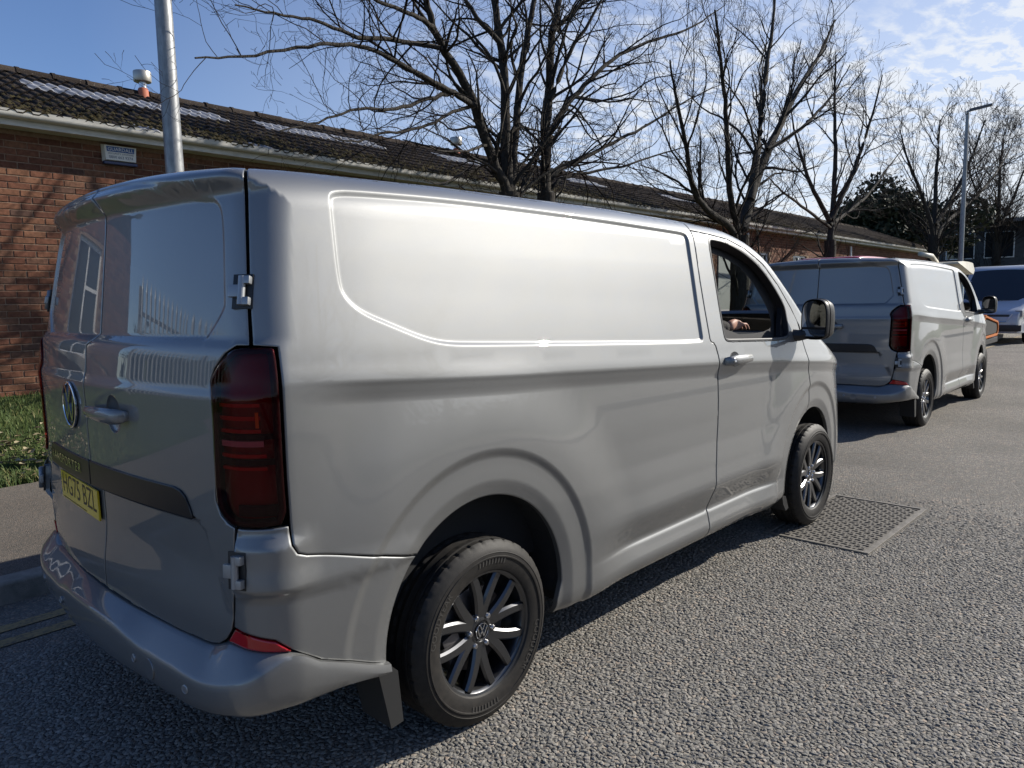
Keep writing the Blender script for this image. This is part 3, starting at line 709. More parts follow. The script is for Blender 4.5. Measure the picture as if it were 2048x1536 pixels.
    tmp = panel('rear_door', out_l, rear_fn_l, .03, PAINT, van, rfp[:-len(np.vstack(bw))]); ldoor = mirrored(tmp, parent=van)
    bpy.data.objects.remove(tmp)
    # black strip across both leaves
    st = [(.575,1.006),(.612,.999),(.640,.985),(.664,.955),(.680,.925),(.672,.918)]
    sr = panel('trim_strip', [(Yu(y), z) for y, z in [(s_mid+.002,.918),(s_mid+.002,1.006)]+st], rear_fn(.006, False), .03, TRIM, rdoor, skirt=.02)
    tmp = panel('trim_strip', [(Yu(y), z) for y, z in [(-s_mid+.004,.918),(-s_mid+.004,1.006)]+st], rear_fn(.006, False), .03, TRIM, ldoor, skirt=.02); sl_ = mirrored(tmp, parent=ldoor); bpy.data.objects.remove(tmp)
    NF = rear_fn(0, False)
    # raised model name on the strip
    m = MB(); tv, tf = text_mesh('TRANSPORTER', .052, .0, 1.22)
    w_ = tv[:, 0].max()-tv[:, 0].min()
    Yt = -.395+tv[:, 0]*(.50/w_); zt_ = .962+tv[:, 1]
    def lift(Y, z, off, fn=None):
        P, D = (fn or NF)(Yu(np.asarray(Y, float)), np.asarray(z, float)); P = P+D*off; P[:, 1] *= -1; return P
    m.add([tuple(p) for p in lift(Yt, zt_, .0085)], [tuple(q) for q in tf]); m.obj('model_name', CHROME, sl_)
    # number plate
    Mp = rframe(Yu(-.305), .838, .004, rear_fn()) @ Matrix.Rotation(R(0), 4, 'Z')
    m = MB(); m.box(-.26, .26, -.0555, .0555, -.004, .003, Mp, .0015); pl = m.obj('number_plate', YELLOW, ldoor)
    m = MB(); tv, tf = text_mesh('HG75 BZL', .108, .0, 1.0); tv[:, 0] *= .47/(tv[:, 0].max()-tv[:, 0].min()); tv[:, 1] *= .079/(tv[:, 1].max()-tv[:, 1].min())
    m.add([(p[0], p[1]+.006, .0036) for p in tv], [tuple(q) for q in tf], Mp)
    m.box(-.235, .10, -.0515, -.0475, .003, .0034, Mp)
    m.obj('plate_characters', INK, pl)
    bmk = make_emblem('emblem', .086, ldoor, rframe(Yu(-.225), 1.192, .001, NF))
    # grab handle on the right leaf
    Mh = rframe(Yu(.175), 1.197, .0, NF); m = MB()
    secs = []
    for x_, o_, ry, rz in ((-.155, .004, .006, .006), (-.145, .022, .013, .010), (-.10, .036, .020, .013), (0, .041, .024, .014), (.09, .038, .026, .014), (.128, .026, .024, .014), (.140, .004, .016, .010)):
        secs.append([(x_, ry*math.sin(t_), o_+rz*math.cos(t_)) for t_ in np.linspace(0, 2*math.pi, 15)[:-1]])
    v_ = [p for s_ in secs for p in s_]; n_ = 14
    m.add(v_, [(i*n_+j, i*n_+(j+1) % n_, (i+1)*n_+(j+1) % n_, (i+1)*n_+j) for i in range(len(secs)-1) for j in range(n_)]+[tuple(reversed(range(n_))), tuple(range(6*n_, 7*n_))], Mh)
    m.obj('door_handle', PAINT, rdoor, angle=50)
    # ---------------- tail lights
    lens = panel('tail_light', chaikin(LIGHT, 1), side_fn(.008, False), .03, SMOKE, van, skirt=.03); lensl = mirrored(lens)
    inn = panel('lamp_housing', offset_poly(dens(chaikin(LIGHT, 1), .02), .010), side_fn(-.030, False), .03, DARKRED, lens, skirt=0); mirrored(inn, parent=lensl)
    rimm = panel('lamp_surround', chaikin(LIGHT, 1), side_fn(.001, False), .03, BLACK, lens, holes=[offset_poly(dens(chaikin(LIGHT, 1), .02), .016)], skirt=.03); mirrored(rimm, parent=lensl)
    def lamp_bits(nm, mt, rects, off):
        for u0, u1, v0, v1 in rects:
            m = MB(); us = np.linspace(u0, u1, 8); P0 = side_fn(off, False)(us, np.full(8, v0))[0]; P1 = side_fn(off, False)(us, np.full(8, v1))[0]
            Q0 = side_fn(off-.012, False)(us, np.full(8, v0))[0]; Q1 = side_fn(off-.012, False)(us, np.full(8, v1))[0]
            for a in (P0, P1, Q0, Q1): a[:, 1] *= -1
            v_ = np.vstack([P0, P1, Q0, Q1]).tolist()
            f_ = []
            for i in range(7): f_ += [(i, i+1, 8+i+1, 8+i), (16+i, 16+i+1, i+1, i), (8+i, 8+i+1, 24+i+1, 24+i)]
            f_ += [(0, 8, 24, 16), (7, 23, 31, 15)]
            m.add(v_, f_); o = m.obj(nm, mt, lens); mirrored(o, parent=lensl)
    lamp_bits('reversing_lamp', mat('clear_lens', (.75, .75, .76), .25), [(-.915, -.795, 1.152, 1.168)], -.012)
    lamp_bits('indicator', AMBER, [(-.812, -.804, 1.205, 1.248)], -.010)
    lamp_bits('stop_lamp', mat('red_lens', (.60, .015, .022), .18), [(-.92, -.80, 1.262, 1.272), (-.92, -.80, 1.225, 1.237), (-.92, -.80, 1.190, 1.200), (-.92, -.79, 1.120, 1.130), (-.92, -.79, 1.085, 1.094)], -.016)
    lamp_bits('lamp_shell', BLACK, [(-.925, -.77, 1.172, 1.186), (-.925, -.77, 1.10, 1.115), (-.87, -.77, .955, .985)], -.014)
    # ---------------- hinges
    def hinge(par, u, v, hh, lower=False):
        M = rframe(u, v, .0, side_fn(0., True)); h = MB()
        pk = MB(); w = .034
        pk.box(-w-.004, w*.62, -hh-.008, hh+.008, -.004, .003, M, .002); base = pk.obj('hinge', BLACK, par, angle=40)
        h.box(-.010, w*.55, hh*.45, hh, .0, .021, M, .005); h.box(-.010, w*.55, -hh, -hh*.45, .0, .021, M, .005)
        h.box(-w-.012, -.002, -hh*.42, hh*.42, .0, .016, M, .004)
        h.tube([M @ Vector((-.006, -hh*.98, .014)), M @ Vector((-.006, hh*.98, .014))], .0105, 14)
        o = h.obj('hinge_leaf', SILVERM, base, angle=40)
        b2 = mirrored(base, parent=van); mirrored(o, parent=b2)
    hinge(van, -.822, 1.578, .041); hinge(van, -.868, .808, .046)
    # ---------------- rear bumper
    us = np.r_[np.linspace(Yu(0), -1.2, 24), np.linspace(-1.18, -.70, 50), np.linspace(-.69, -.452, 14)]
    zr = np.interp(us, [-1.9,-1.46,-1.40,-1.23,-1.0,-.938,-.873,-.793,-.755,-.68,-.45], [.503,.490,.464,.464,.464,.474,.498,.542,.558,.498,.392])
    zl = np.interp(us, [-1.9,-1.644,-1.077,-.987,-.885,-.80,-.70,-.56,-.45], [.340,.342,.350,.360,.382,.388,.388,.380,.366])
    ztp = np.interp(us, [-1.9,-1.03,-.985,-.95,-.925,-.86,-.756,-.68,-.45], [.541,.541,.549,.566,.572,.570,.562,.504,.400])
    orr = np.interp(us, [-1.9,-1.46,-1.40,-1.2,-1.0,-.92,-.85,-.78,-.45], [.066,.066,.060,.064,.074,.076,.060,.024,.012])
    sm = lambda a: np.convolve(np.r_[[a[0]]*3, a, [a[-1]]*3], np.ones(7)/7, 'valid')
    zr, zl, ztp, orr = sm(zr), sm(zl), sm(ztp), sm(orr)
    B, D = surf(us, np.full(len(us), .56))
    zr = np.minimum(zr, ztp-.002)
    zl = np.minimum(zl, zr-.02)
    prof = [(-.045, ztp-.002), (-.004+0*us, ztp), (orr*.25, ztp-.25*(ztp-zr)*.6), (orr*.86, zr+.010*np.clip((ztp-zr)/.02, 0, 1)), (orr*.97, zr+.004), (orr+.002, zr-.006), (orr+.004, zr-.02), (orr+.004, zr*.45+zl*.55), (orr-.003, zl*.8+zr*.2), (orr-.014, zl+.010), (orr-.034, zl), (-.12+0*us, zl+.02)]
    verts = []; K = len(prof); M_ = len(us)
    for o_, z_ in prof:
        q = B+D*(np.asarray(o_)*np.ones(M_))[:, None]; q[:, 2] = z_; q[:, 1] *= -1; verts.append(q)
    right = np.vstack(verts).reshape(K, M_, 3); left = right[:, ::-1].copy(); left[:, :, 1] *= -1
    full = np.concatenate([left[:, :-1], right], 1); MM = full.shape[1]
    faces = [(k*MM+i, (k+1)*MM+i, (k+1)*MM+i+1, k*MM+i+1) for k in range(K-1) for i in range(MM-1)]
    bump = mesh_obj('rear_bumper', full.reshape(-1, 3), faces, PAINT, van, smooth=True); bump.data.set_sharp_from_angle(angle=R(38))
    rfl = panel('reflector', [(-.905,.618),(-.935,.576),(-.857,.570),(-.760,.562),(-.795,.594),(-.85,.608)], side_fn(.004), .02, REDREF, bump, skirt=.02); mirrored(rfl, parent=bump)
    for Y in (.688, .36, -.36, -.688):
        P, D_ = surf(np.array([Yu(Y) if abs(Y) < CY else -1.075]), np.array([.56])); P = P+D_*(np.interp(Yu(Y) if abs(Y) < CY else -1.075, us, orr)+.0045); y_ = -abs(P[0][1])*np.sign(Y)
        nv = Vector((D_[0][0], -D_[0][1]*np.sign(Y), 0)); M = Matrix.Translation((P[0][0], y_, .425)) @ nv.to_track_quat('Z', 'Y').to_matrix().to_4x4()
        s_ = MB(); s_.lathe([(.014, -.004), (.014, .002), (.0115, .0035), (.0105, .0025), (.001, .003)], 22, M); s_.obj('parking_sensor', SILVERM, bump, angle=40)
    P, D_ = surf(np.array([Yu(.46)]), np.array([.56])); P = P+D_*(np.interp(Yu(.46), us, orr)+.0035)
    M = Matrix.Translation((P[0][0]+.0005, -P[0][1], .418)) @ Vector((D_[0][0], -D_[0][1], 0)).to_track_quat('Z', 'Y').to_matrix().to_4x4()
    s_ = MB(); s_.lathe([(.034, -.006), (.034, .0015), (.0325, .003), (.001, .0035)], 36, M); s_.obj('tow_eye_cover', PAINT, bump, angle=40)
    # mud flaps
    m = MB(); fl = [(-.455,.405),(-.40,.35),(-.385,.17),(-.435,.165),(-.475,.36)]
    m.add([(x_, y_, z_) for y_ in (-.955, -.80) for x_, z_ in fl], [(0, 1, 2, 3, 4), (9, 8, 7, 6, 5)]+[(i, 5+i, 5+(i+1) % 5, (i+1) % 5) for i in range(5)])
    q = m.obj('mud_flap', CARGO, van); mirrored(q)
    m = MB(); fl = [(2.60,.30),(2.655,.285),(2.70,.20),(2.66,.19),(2.62,.24)]
    m.add([(x_, y_, z_) for y_ in (-.955, -.80) for x_, z_ in fl], [(0, 1, 2, 3, 4), (9, 8, 7, 6, 5)]+[(i, 5+i, 5+(i+1) % 5, (i+1) % 5) for i in range(5)])
    q = m.obj('mud_flap', BLACK, van); mirrored(q)
    # arch liners and underside
    for c in (AR, AF):
        a = np.linspace(R(-8), R(188), 30); m = MB(); pr = []
        for kk, dY in ((.004, -.022), (.016, -.06), (.02, None)):
            xs_ = c[0]+(ARAD+kk)*np.cos(a); zs_ = c[1]+(ARAD+kk)*np.sin(a); Wy = surf(xs_, np.maximum(zs_, .36))[0][:, 1]
            pr.append([(x_, -(w_+dY) if dY is not None else -.56, z_) for x_, w_, z_ in zip(xs_, Wy, zs_)])
        v_ = [p for s_ in pr for p in s_]; f_ = [(i*30+j, i*30+j+1, (i+1)*30+j+1, (i+1)*30+j) for i in range(2) for j in range(29)]+[tuple(range(60, 90))]
        m.add(v_, f_); q = m.obj('wheel_arch_liner', CARGO, van, smooth=False); mirrored(q)
    m = MB(); m.box(-.80, -.50, -.88, .88, .40, .56); m.box(.46, 2.58, -.93, .93, .30, .44); m.box(-.5, .46, -.55, .55, .36, .6); m.box(2.58, 3.5, -.55, .55, .28, .6); m.box(3.5, 3.75, -.75, .75, .30, .6)
    m.tube([(-.1, .35, .32), (1.4, .3, .27), (2.8, .25, .27)], .04, 10); m.box(-.08, .08, -.78, .78, .28, .40, None, .02)
    m.box(3.03, 3.17, -.78, .78, .28, .36, None, .02); m.box(-.7, -.25, -.4, .4, .30, .38, None, .02)
    m.obj('underbody', CARGO, van)
    # load bay: dark box behind the panel gaps, and the bulkhead
    m = MB(); m.box(-.74, 1.60, -.82, .82, .50, 1.86); m.obj('load_bay', CARGO, van)
    # black drain channel behind the tail-door gap
    for uu, vr in (((-.805, -.81), (1.44, 1.97)),):
        vv = np.linspace(vr[0], vr[1], 24); u0 = np.full(24, -.792); u1 = np.full(24, -.832)
        a = side_fn(-.012, False)(u0, vv)[0]; b = side_fn(-.012, False)(u1, vv)[0]; a[:, 1] *= -1; b[:, 1] *= -1
        m = MB(); m.add(np.vstack([a, b]).tolist(), [(i, i+1, 24+i+1, 24+i) for i in range(23)]); q = m.obj('door_seal', GAP, van); mirrored(q)
    # ---------------- cab
    cabn = MB(); cabn.box(1.61, 1.64, -.80, .80, .5, 1.84); cabn.box(1.6, 3.1, -.86, .86, .46, .50); cab = cabn.obj('bulkhead', CABIN, van)
    m = MB()
    m.add([(x_, y_, z_) for y_ in (-.84, .84) for x_, z_ in ((2.42,1.02),(2.46,1.20),(2.62,1.285),(2.95,1.30),(3.08,1.28),(3.05,.6),(2.62,.6))], [(0,1,2,3,4,5,6),(13,12,11,10,9,8,7)]+[(i, 7+i, 7+(i+1) % 7, (i+1) % 7) for i in range(7)])
    m.box(2.43, 2.60, -.62, -.22, 1.20, 1.345, None, .03)
    dash = m.obj('dashboard', CABIN, van)
    m = MB(); m.box(2.41, 2.435, -.10, .20, 1.17, 1.37, None, .012); m.obj('touchscreen', mat('screen_black', (.01, .01, .012), .08), dash)
    m = MB(); cw = Vector((2.30, -.42, 1.16)); ax = Vector((-.86, 0, .5)).normalized(); e1 = Vector((0, 1, 0)); e2 = ax.cross(e1)
    m.tube([cw+(e1*math.cos(t_)+e2*math.sin(t_))*.185 for t_ in np.linspace(0, 2*math.pi, 37)], .0155, 8, cap=False)
    for t_ in (0, math.pi, -math.pi/2): m.tube([cw, cw+(e1*math.cos(t_)+e2*math.sin(t_))*.185], [.035, .016], 8)
    m.tube([cw, cw-ax*.3], .03, 10); m.obj('steering_wheel', mat('wheel_leather', (.012, .012, .012), .4), van, smooth=True)
    for yc, wd_ in ((-.42, .27), (.38, .36)):
        m = MB(); m.box(1.72, 2.22, yc-wd_, yc+wd_, .78, .92, None, .05); s_ = m.obj('seat', SEATF, van, angle=40)
        m = MB(); m.box(1.66, 1.80, yc-wd_*.95, yc+wd_*.95, .88, 1.46, None, .05); m.obj('backrest', SEATF, s_, angle=40)
        m = MB(); m.box(1.67, 1.76, yc-.13, yc+.13, 1.49, 1.68, None, .04); m.obj('headrest', SEATF, s_, angle=40)
    m = MB(); m.box(2.50, 2.53, -.12, .12, 1.69, 1.755, None, .012); m.tube([(2.52, 0, 1.75), (2.47, 0, 1.83)], .01, 8); m.obj('rear_view_mirror', CABIN, van, angle=40)
    for s_ in (-1, 1): m = MB(); m.box(2.22, 2.44, s_*.43-.23, s_*.43+.23, 1.800, 1.815, None, .006); m.obj('sun_visor', mat('visor_grey', (.22, .21, .20), .8), van)
    m = MB(); m.box(1.62, 2.24, -.72, .72, 1.875, 1.885); m.obj('headliner', CABIN, van)
    gl = panel('side_window', offset_poly(dens(win, .03), -.004), side_fn(-.022, False), .05, GLASS, doorl, skirt=0)
    gm = mirrored(gl, parent=doorl); bpy.data.objects.remove(gl)
    # ---------------- door mirrors
    def make_mirror():
        hs = MB(); c = Vector((2.745, -1.072, 1.385))
        prof = []
        out2 = chaikin([(-.105,-.118),(.095,-.118),(.108,-.05),(.108,.075),(.062,.118),(-.062,.118),(-.108,.075),(-.112,-.05)], 2)
        yaw = R(-12); n = len(out2)
        secs = [(-.010, .97), (-.004, 1.0), (.012, 1.0), (.05, .97), (.085, .88), (.112, .70), (.125, .42)]
        v_ = []
        for d_, s_ in secs:
            for a_, b_ in out2:
                p = Vector((d_, -a_*s_*.80, b_*s_*1.05)); p.rotate(Matrix.Rotation(yaw, 3, 'Z')); v_.append(c+p)
        f_ = [(i*n+j, i*n+(j+1) % n, (i+1)*n+(j+1) % n, (i+1)*n+j) for i in range(len(secs)-1) for j in range(n)]+[tuple((len(secs)-1)*n+j for j in range(n))]
        hs.add(v_, f_)
        hs.tube([(2.72, -.90, 1.29), (2.76, -.97, 1.285), (2.79, -1.03, 1.30)], [.04, .036, .034], 10)
        hs.add([(2.55,-.945,1.265),(2.72,-.93,1.262),(2.76,-.90,1.30),(2.72,-.885,1.40),(2.655,-.905,1.47),(2.58,-.93,1.30),(2.55,-.915,1.265),(2.72,-.90,1.262),(2.76,-.87,1.30),(2.72,-.855,1.40),(2.655,-.875,1.47),(2.58,-.90,1.30)], [(0,1,2,3,4,5),(11,10,9,8,7,6)]+[(i, 6+i, 6+(i+1) % 6, (i+1) % 6) for i in range(6)])
        o = hs.obj('door_mirror', BLACK, van, angle=35)
        def pane(nm, mt, pts, dep):
            q = MB(); vv = []
            for a_, b_ in pts:
                p = Vector((dep, -a_*.80, b_*1.05)); p.rotate(Matrix.Rotation(yaw, 3, 'Z')); vv.append(c+p)
            q.add(vv, [tuple(range(len(vv)))]); return q.obj(nm, mt, o)
        gl_ = [(a_*.90, b_*.90) for a_, b_ in out2]
        up_ = [p for p in gl_ if p[1] > -.045]; 
        hi_ = [(a_, max(b_, -.045)) for a_, b_ in gl_ if b_ > -.06]; lo_ = [(a_, b_) for a_, b_ in gl_ if b_ < -.055]
        back = pane('mirror_back', BLACK, gl_, -.006)
        pane('mirror_glass', MIRROR, hi_, -.0085)
        pane('blind_spot_glass', MIRROR, [(-.094, -.058), (.094, -.058), (.090, -.098), (-.09, -.098)], -.0085)
        cap = MB(); v_ = []; secs2 = [(.030, 1.012), (.055, .985), (.088, .892), (.115, .71), (.129, .42)]
        for d_, s_ in secs2:
            for a_, b_ in out2:
                p = Vector((d_, -a_*s_*.80, b_*s_*1.05)); p.rotate(Matrix.Rotation(yaw, 3, 'Z')); v_.append(c+p)
        cap.add(v_, [(i*n+j, i*n+(j+1) % n, (i+1)*n+(j+1) % n, (i+1)*n+j) for i in range(len(secs2)-1) for j in range(n)]+[tuple((len(secs2)-1)*n+j for j in range(n))])
        cap.obj('mirror_cap', BLACK, o, angle=35)
        return o
    mo = make_mirror(); ml = mirrored(mo)
    for ch in list(mo.children): mirrored(ch, parent=ml)
    # ---------------- wheels
    for x_ in (0., 3.1):
        add_wheel(van, x_, -1, rot=0. if x_ == 0 else R(11)); add_wheel(van, x_, 1)
    return van

van1 = build_van()
tag(van1, 'silver panel van in the foreground, nearest the camera, driver window open', 'van', 'silver panel vans in a line')
# ------------------------------------------------------------------ ground
def gz(x):
    x = np.asarray(x, float); return -.0068*np.clip(np.where(x < 3, 0, np.where(x < 5, (x-3)**2/4, x-4)), 0, 41)
def kerb_y(x): return 1.72+.024*(np.asarray(x, float)+1)
XS = np.r_[np.linspace(-70, -8, 12), np.linspace(-7, 12, 58), np.linspace(13, 46, 34), np.linspace(50, 160, 8)]
def sheet(name, lines, material, kind='structure', parent=None, subdiv=None):
    """lines: functions of x giving (y, z) for each long edge"""
    V = []
    for fn in lines:
        y, z = fn(XS); V.append(np.stack([XS, y*np.ones(len(XS)), z*np.ones(len(XS))], 1))
    n = len(XS); F_ = [(k*n+i, k*n+i+1, (k+1)*n+i+1, (k+1)*n+i) for k in range(len(lines)-1) for i in range(n-1)]
    o = mesh_obj(name, np.vstack(V), F_, material, parent); o['kind'] = kind
    return o
def make_asphalt(name, cell, light, dark, bumpd=.004, rough=.85):
    m = mat(name, rough=rough, spec=.35); t, b, N, L = nodes(m)
    tc = N('ShaderNodeTexCoord')
    wn = N('ShaderNodeTexNoise'); L(tc.outputs['Object'], wn.inputs['Vector']); wn.inputs['Scale'].default_value = cell*.6; wn.inputs['Detail'].default_value = 2
    ad = N('ShaderNodeVectorMath'); ad.operation = 'MULTIPLY_ADD'; L(wn.outputs['Color'], ad.inputs[0]); ad.inputs[1].default_value = (.6/cell,)*3; L(tc.outputs['Object'], ad.inputs[2])
    vo = N('ShaderNodeTexVoronoi'); vo.feature = 'F1'; L(ad.outputs[0], vo.inputs['Vector']); vo.inputs['Scale'].default_value = cell
    ve = N('ShaderNodeTexVoronoi'); ve.feature = 'DISTANCE_TO_EDGE'; L(ad.outputs[0], ve.inputs['Vector']); ve.inputs['Scale'].default_value = cell
    sp = N('ShaderNodeSeparateColor'); L(vo.outputs['Color'], sp.inputs[0])
    r = ramp(t, sp.outputs[0], [(0., tuple(c*.72 for c in light)), (.45, light), (.75, (light[0]*1.22, light[1]*1.17, light[2]*1.12)), (1., (light[0]*1.45, light[1]*1.25, light[2]*1.12))])
    big = N('ShaderNodeTexNoise'); L(tc.outputs['Object'], big.inputs['Vector']); big.inputs['Scale'].default_value = .9; big.inputs['Detail'].default_value = 5
    mr = N('ShaderNodeMapRange'); L(big.outputs[0], mr.inputs[0]); mr.inputs[1].default_value = .3; mr.inputs[2].default_value = .7; mr.inputs[3].default_value = .74; mr.inputs[4].default_value = 1.2
    ml = N('ShaderNodeMix'); ml.data_type = 'RGBA'; ml.blend_type = 'MULTIPLY'; ml.inputs[0].default_value = 1; L(r.outputs[0], ml.inputs[6]); L(mr.outputs[0], ml.inputs[7])
    ed = N('ShaderNodeMapRange'); L(ve.outputs['Distance'], ed.inputs[0]); ed.inputs[1].default_value = .02; ed.inputs[2].default_value = .16
    mk = N('ShaderNodeMix'); mk.data_type = 'RGBA'; L(ed.outputs[0], mk.inputs[0]); mk.inputs[6].default_value = (*dark, 1); L(ml.outputs[2], mk.inputs[7])
    L(mk.outputs[2], b.inputs['Base Color'])
    ed2 = N('ShaderNodeMapRange'); L(ve.outputs['Distance'], ed2.inputs[0]); ed2.inputs[1].default_value = .0; ed2.inputs[2].default_value = .30
    hs = N('ShaderNodeMath'); hs.operation = 'MULTIPLY_ADD'; L(sp.outputs[1], hs.inputs[0]); hs.inputs[1].default_value = .5; hs.inputs[2].default_value = .5
    hm = N('ShaderNodeMath'); hm.operation = 'MULTIPLY'; L(ed2.outputs[0], hm.inputs[0]); L(hs.outputs[0], hm.inputs[1])
    bp = N('ShaderNodeBump'); L(hm.outputs[0], bp.inputs['Height']); bp.inputs['Strength'].default_value = 1.; bp.inputs['Distance'].default_value = bumpd; L(bp.outputs[0], b.inputs['Normal'])
    return m
ASPH = make_asphalt('road_asphalt', 52, (.215, .203, .182), (.125, .117, .104), .008)
FOOT = make_asphalt('footpath_asphalt', 130, (.185, .165, .140), (.06, .055, .05), .003)
KERBM = noise_mat('kerb_concrete', [(.25, (.16, .15, .13)), (.75, (.30, .28, .25))], 14, 5, .9, .5, 160, .004)
SOIL = noise_mat('soil', [(.3, (.045, .038, .022)), (.7, (.09, .08, .045))], 9, 5, 1., .6, 60, .02)
TURF = noise_mat('turf', [(.25, (.035, .055, .014)), (.6, (.06, .085, .022)), (.85, (.10, .10, .04))], 6, 6, 1., .6, 90, .02)

g_ = MB(); g_.add([(-700, -700, -.62), (900, -700, -.62), (900, 700, -.62), (-700, 700, -.62)], [(0, 1, 2, 3)]); tag(g_.obj('ground', TURF), kind='structure')
road = sheet('road', [lambda x: (kerb_y(x)-8.3, gz(x)), lambda x: (kerb_y(x), gz(x))], ASPH)
GY0, GY1 = 4.22, 6.99
def bank(y): return .115+.47*np.clip((y-GY0)/(GY1-GY0), 0, 1)**1.15
pav = sheet('footpath', [lambda x: (kerb_y(x)+.128, gz(x)+.118), lambda x: (GY0+.05*np.sin(x*2.3)*.4+0*x, gz(x)+.118)], FOOT)
verge = sheet('grass_verge', [(lambda yy: (lambda x: (yy+(.02*np.sin(x*2.3) if yy < GY0+.01 else 0)+0*x, gz(x)+bank(yy)-.004)))(y) for y in np.linspace(GY0-.01, GY1, 9)], TURF)
far_side = sheet('far_verge', [lambda x: (kerb_y(x)-40+0*x, gz(x)+.05), lambda x: (kerb_y(x)-10.2, gz(x)+.112)], TURF)
far_path = sheet('far_footpath', [lambda x: (kerb_y(x)-10.2, gz(x)+.116), lambda x: (kerb_y(x)-8.42, gz(x)+.116)], FOOT)
back_yard = sheet('yard', [lambda x: (GY1-.01+0*x, gz(x)+.57), lambda x: (30+0*x, gz(x)+.57)], TURF)

# kerb stones: 0.915 m lengths with narrow joints
kerb = sheet('kerb', [lambda x: (kerb_y(x)+.016, gz(x)-.02), lambda x: (kerb_y(x)+.016, gz(x)+.100), lambda x: (kerb_y(x)+.13, gz(x)+.100)], mat('joint_dark', (.05, .048, .045), .95))
kp = []
for a in np.linspace(0, math.pi/2, 5): kp.append((.002+.022*(1-math.cos(a-0)) if False else .024-.022*math.cos(a), .100+.022*math.sin(a)))
kprof = [(.0, -.03), (.002, .09)]+[(.002+.024*(1-math.cos(a)), .098+.024*math.sin(a)) for a in np.linspace(.15, math.pi/2, 5)]+[(.127, .122), (.127, .02)]
def kerb_mesh():
    m = MB(); n = len(kprof); v = [(x_, y_, z_) for x_ in (0, .905) for y_, z_ in kprof]
    m.add(v, [tuple(range(n)), tuple(reversed(range(n, 2*n)))]+[(i+1, i, n+i, n+i+1) for i in range(n-1)]); return m
k0 = kerb_mesh().obj('kerb_stone', KERBM, kerb, smooth=False); ks = k0
for i, x_ in enumerate(np.arange(-7.03, 44, .915)):
    o = k0 if i == 0 else k0.copy()
    if i: COL.objects.link(o)
    o.parent = kerb; o.location = (x_, float(kerb_y(x_)), float(gz(x_))+rng.uniform(-.003, .003)); o.rotation_euler = (0, 0, .024+rng.uniform(-.004, .004))
fk = sheet('far_kerb', [lambda x: (kerb_y(x)-8.42, gz(x)+.118), lambda x: (kerb_y(x)-8.31, gz(x)+.118), lambda x: (kerb_y(x)-8.295, gz(x)+.10), lambda x: (kerb_y(x)-8.29, gz(x)-.02)], KERBM)

# double yellow lines, thinly worn
def make_yellow():
    m = mat('yellow_line_paint', rough=.75); t, b, N, L = nodes(m); tc = N('ShaderNodeTexCoord')
    n = N('ShaderNodeTexNoise'); L(tc.outputs['Object'], n.inputs['Vector']); n.inputs['Scale'].default_value = 55; n.inputs['Detail'].default_value = 6; n.inputs['Roughness'].default_value = .7
    n2 = N('ShaderNodeTexNoise'); L(tc.outputs['Object'], n2.inputs['Vector']); n2.inputs['Scale'].default_value = 3; n2.inputs['Detail'].default_value = 4
    a = N('ShaderNodeMath'); a.operation = 'ADD'; L(n.outputs[0], a.inputs[0]); L(n2.outputs[0], a.inputs[1])
    r = ramp(t, a.outputs[0], [(.40, (.10, .09, .075)), (.50, (.28, .21, .10)), (.62, (.36, .27, .13)), (.9, (.32, .25, .14))]); 
    mr = N('ShaderNodeMapRange'); L(a.outputs[0], mr.inputs[0]); mr.inputs[1].default_value = 0; mr.inputs[2].default_value = 2; L(mr.outputs[0], r.inputs[0]); L(r.outputs[0], b.inputs['Base Color'])
    bp = N('ShaderNodeBump'); L(n.outputs[0], bp.inputs['Height']); bp.inputs['Strength'].default_value = .7; bp.inputs['Distance'].default_value = .004; L(bp.outputs[0], b.inputs['Normal'])
    return m
YL = make_yellow()
for k, off in enumerate((.35, .535)):
    o = sheet('yellow_line', [lambda x, o_=off: (kerb_y(x)-o_-.043, gz(x)+.005), lambda x, o_=off: (kerb_y(x)-o_+.043, gz(x)+.005)], YL, parent=road); del o['kind']

# ------------------------------------------------------------------ loose surface chippings near the camera (stuff)
def make_chip_mat():
    m = mat('stone_chips', rough=.8, spec=.35); t, b, N, L = nodes(m)
    at = N('ShaderNodeAttribute'); at.attribute_type = 'INSTANCER'; at.attribute_name = 'tint'
    ge = N('ShaderNodeNewGeometry'); nb = N('ShaderNodeTexNoise'); L(ge.outputs['Position'], nb.inputs['Vector']); nb.inputs['Scale'].default_value = 1.1; nb.inputs['Detail'].default_value = 6; nb.inputs['Roughness'].default_value = .7
    mrb = N('ShaderNodeMapRange'); L(nb.outputs[0], mrb.inputs[0]); mrb.inputs[1].default_value = .3; mrb.inputs[2].default_value = .7; mrb.inputs[3].default_value = -.28; mrb.inputs[4].default_value = .22
    sumf = N('ShaderNodeMath'); sumf.operation = 'ADD'; sumf.use_clamp = True; L(at.outputs['Fac'], sumf.inputs[0]); L(mrb.outputs[0], sumf.inputs[1])
    r = ramp(t, sumf.outputs[0], [(0., (.175, .166, .150)), (.35, (.225, .213, .190)), (.7, (.260, .245, .217)), (.93, (.285, .255, .222)), (1., (.34, .315, .28))]); L(r.outputs[0], b.inputs['Base Color'])
    tc = N('ShaderNodeTexCoord'); n = N('ShaderNodeTexNoise'); L(tc.outputs['Object'], n.inputs['Vector']); n.inputs['Scale'].default_value = 220; n.inputs['Detail'].default_value = 2
    bp = N('ShaderNodeBump'); L(n.outputs[0], bp.inputs['Height']); bp.inputs['Strength'].default_value = .35; bp.inputs['Distance'].default_value = .002; L(bp.outputs[0], b.inputs['Normal'])
    return m
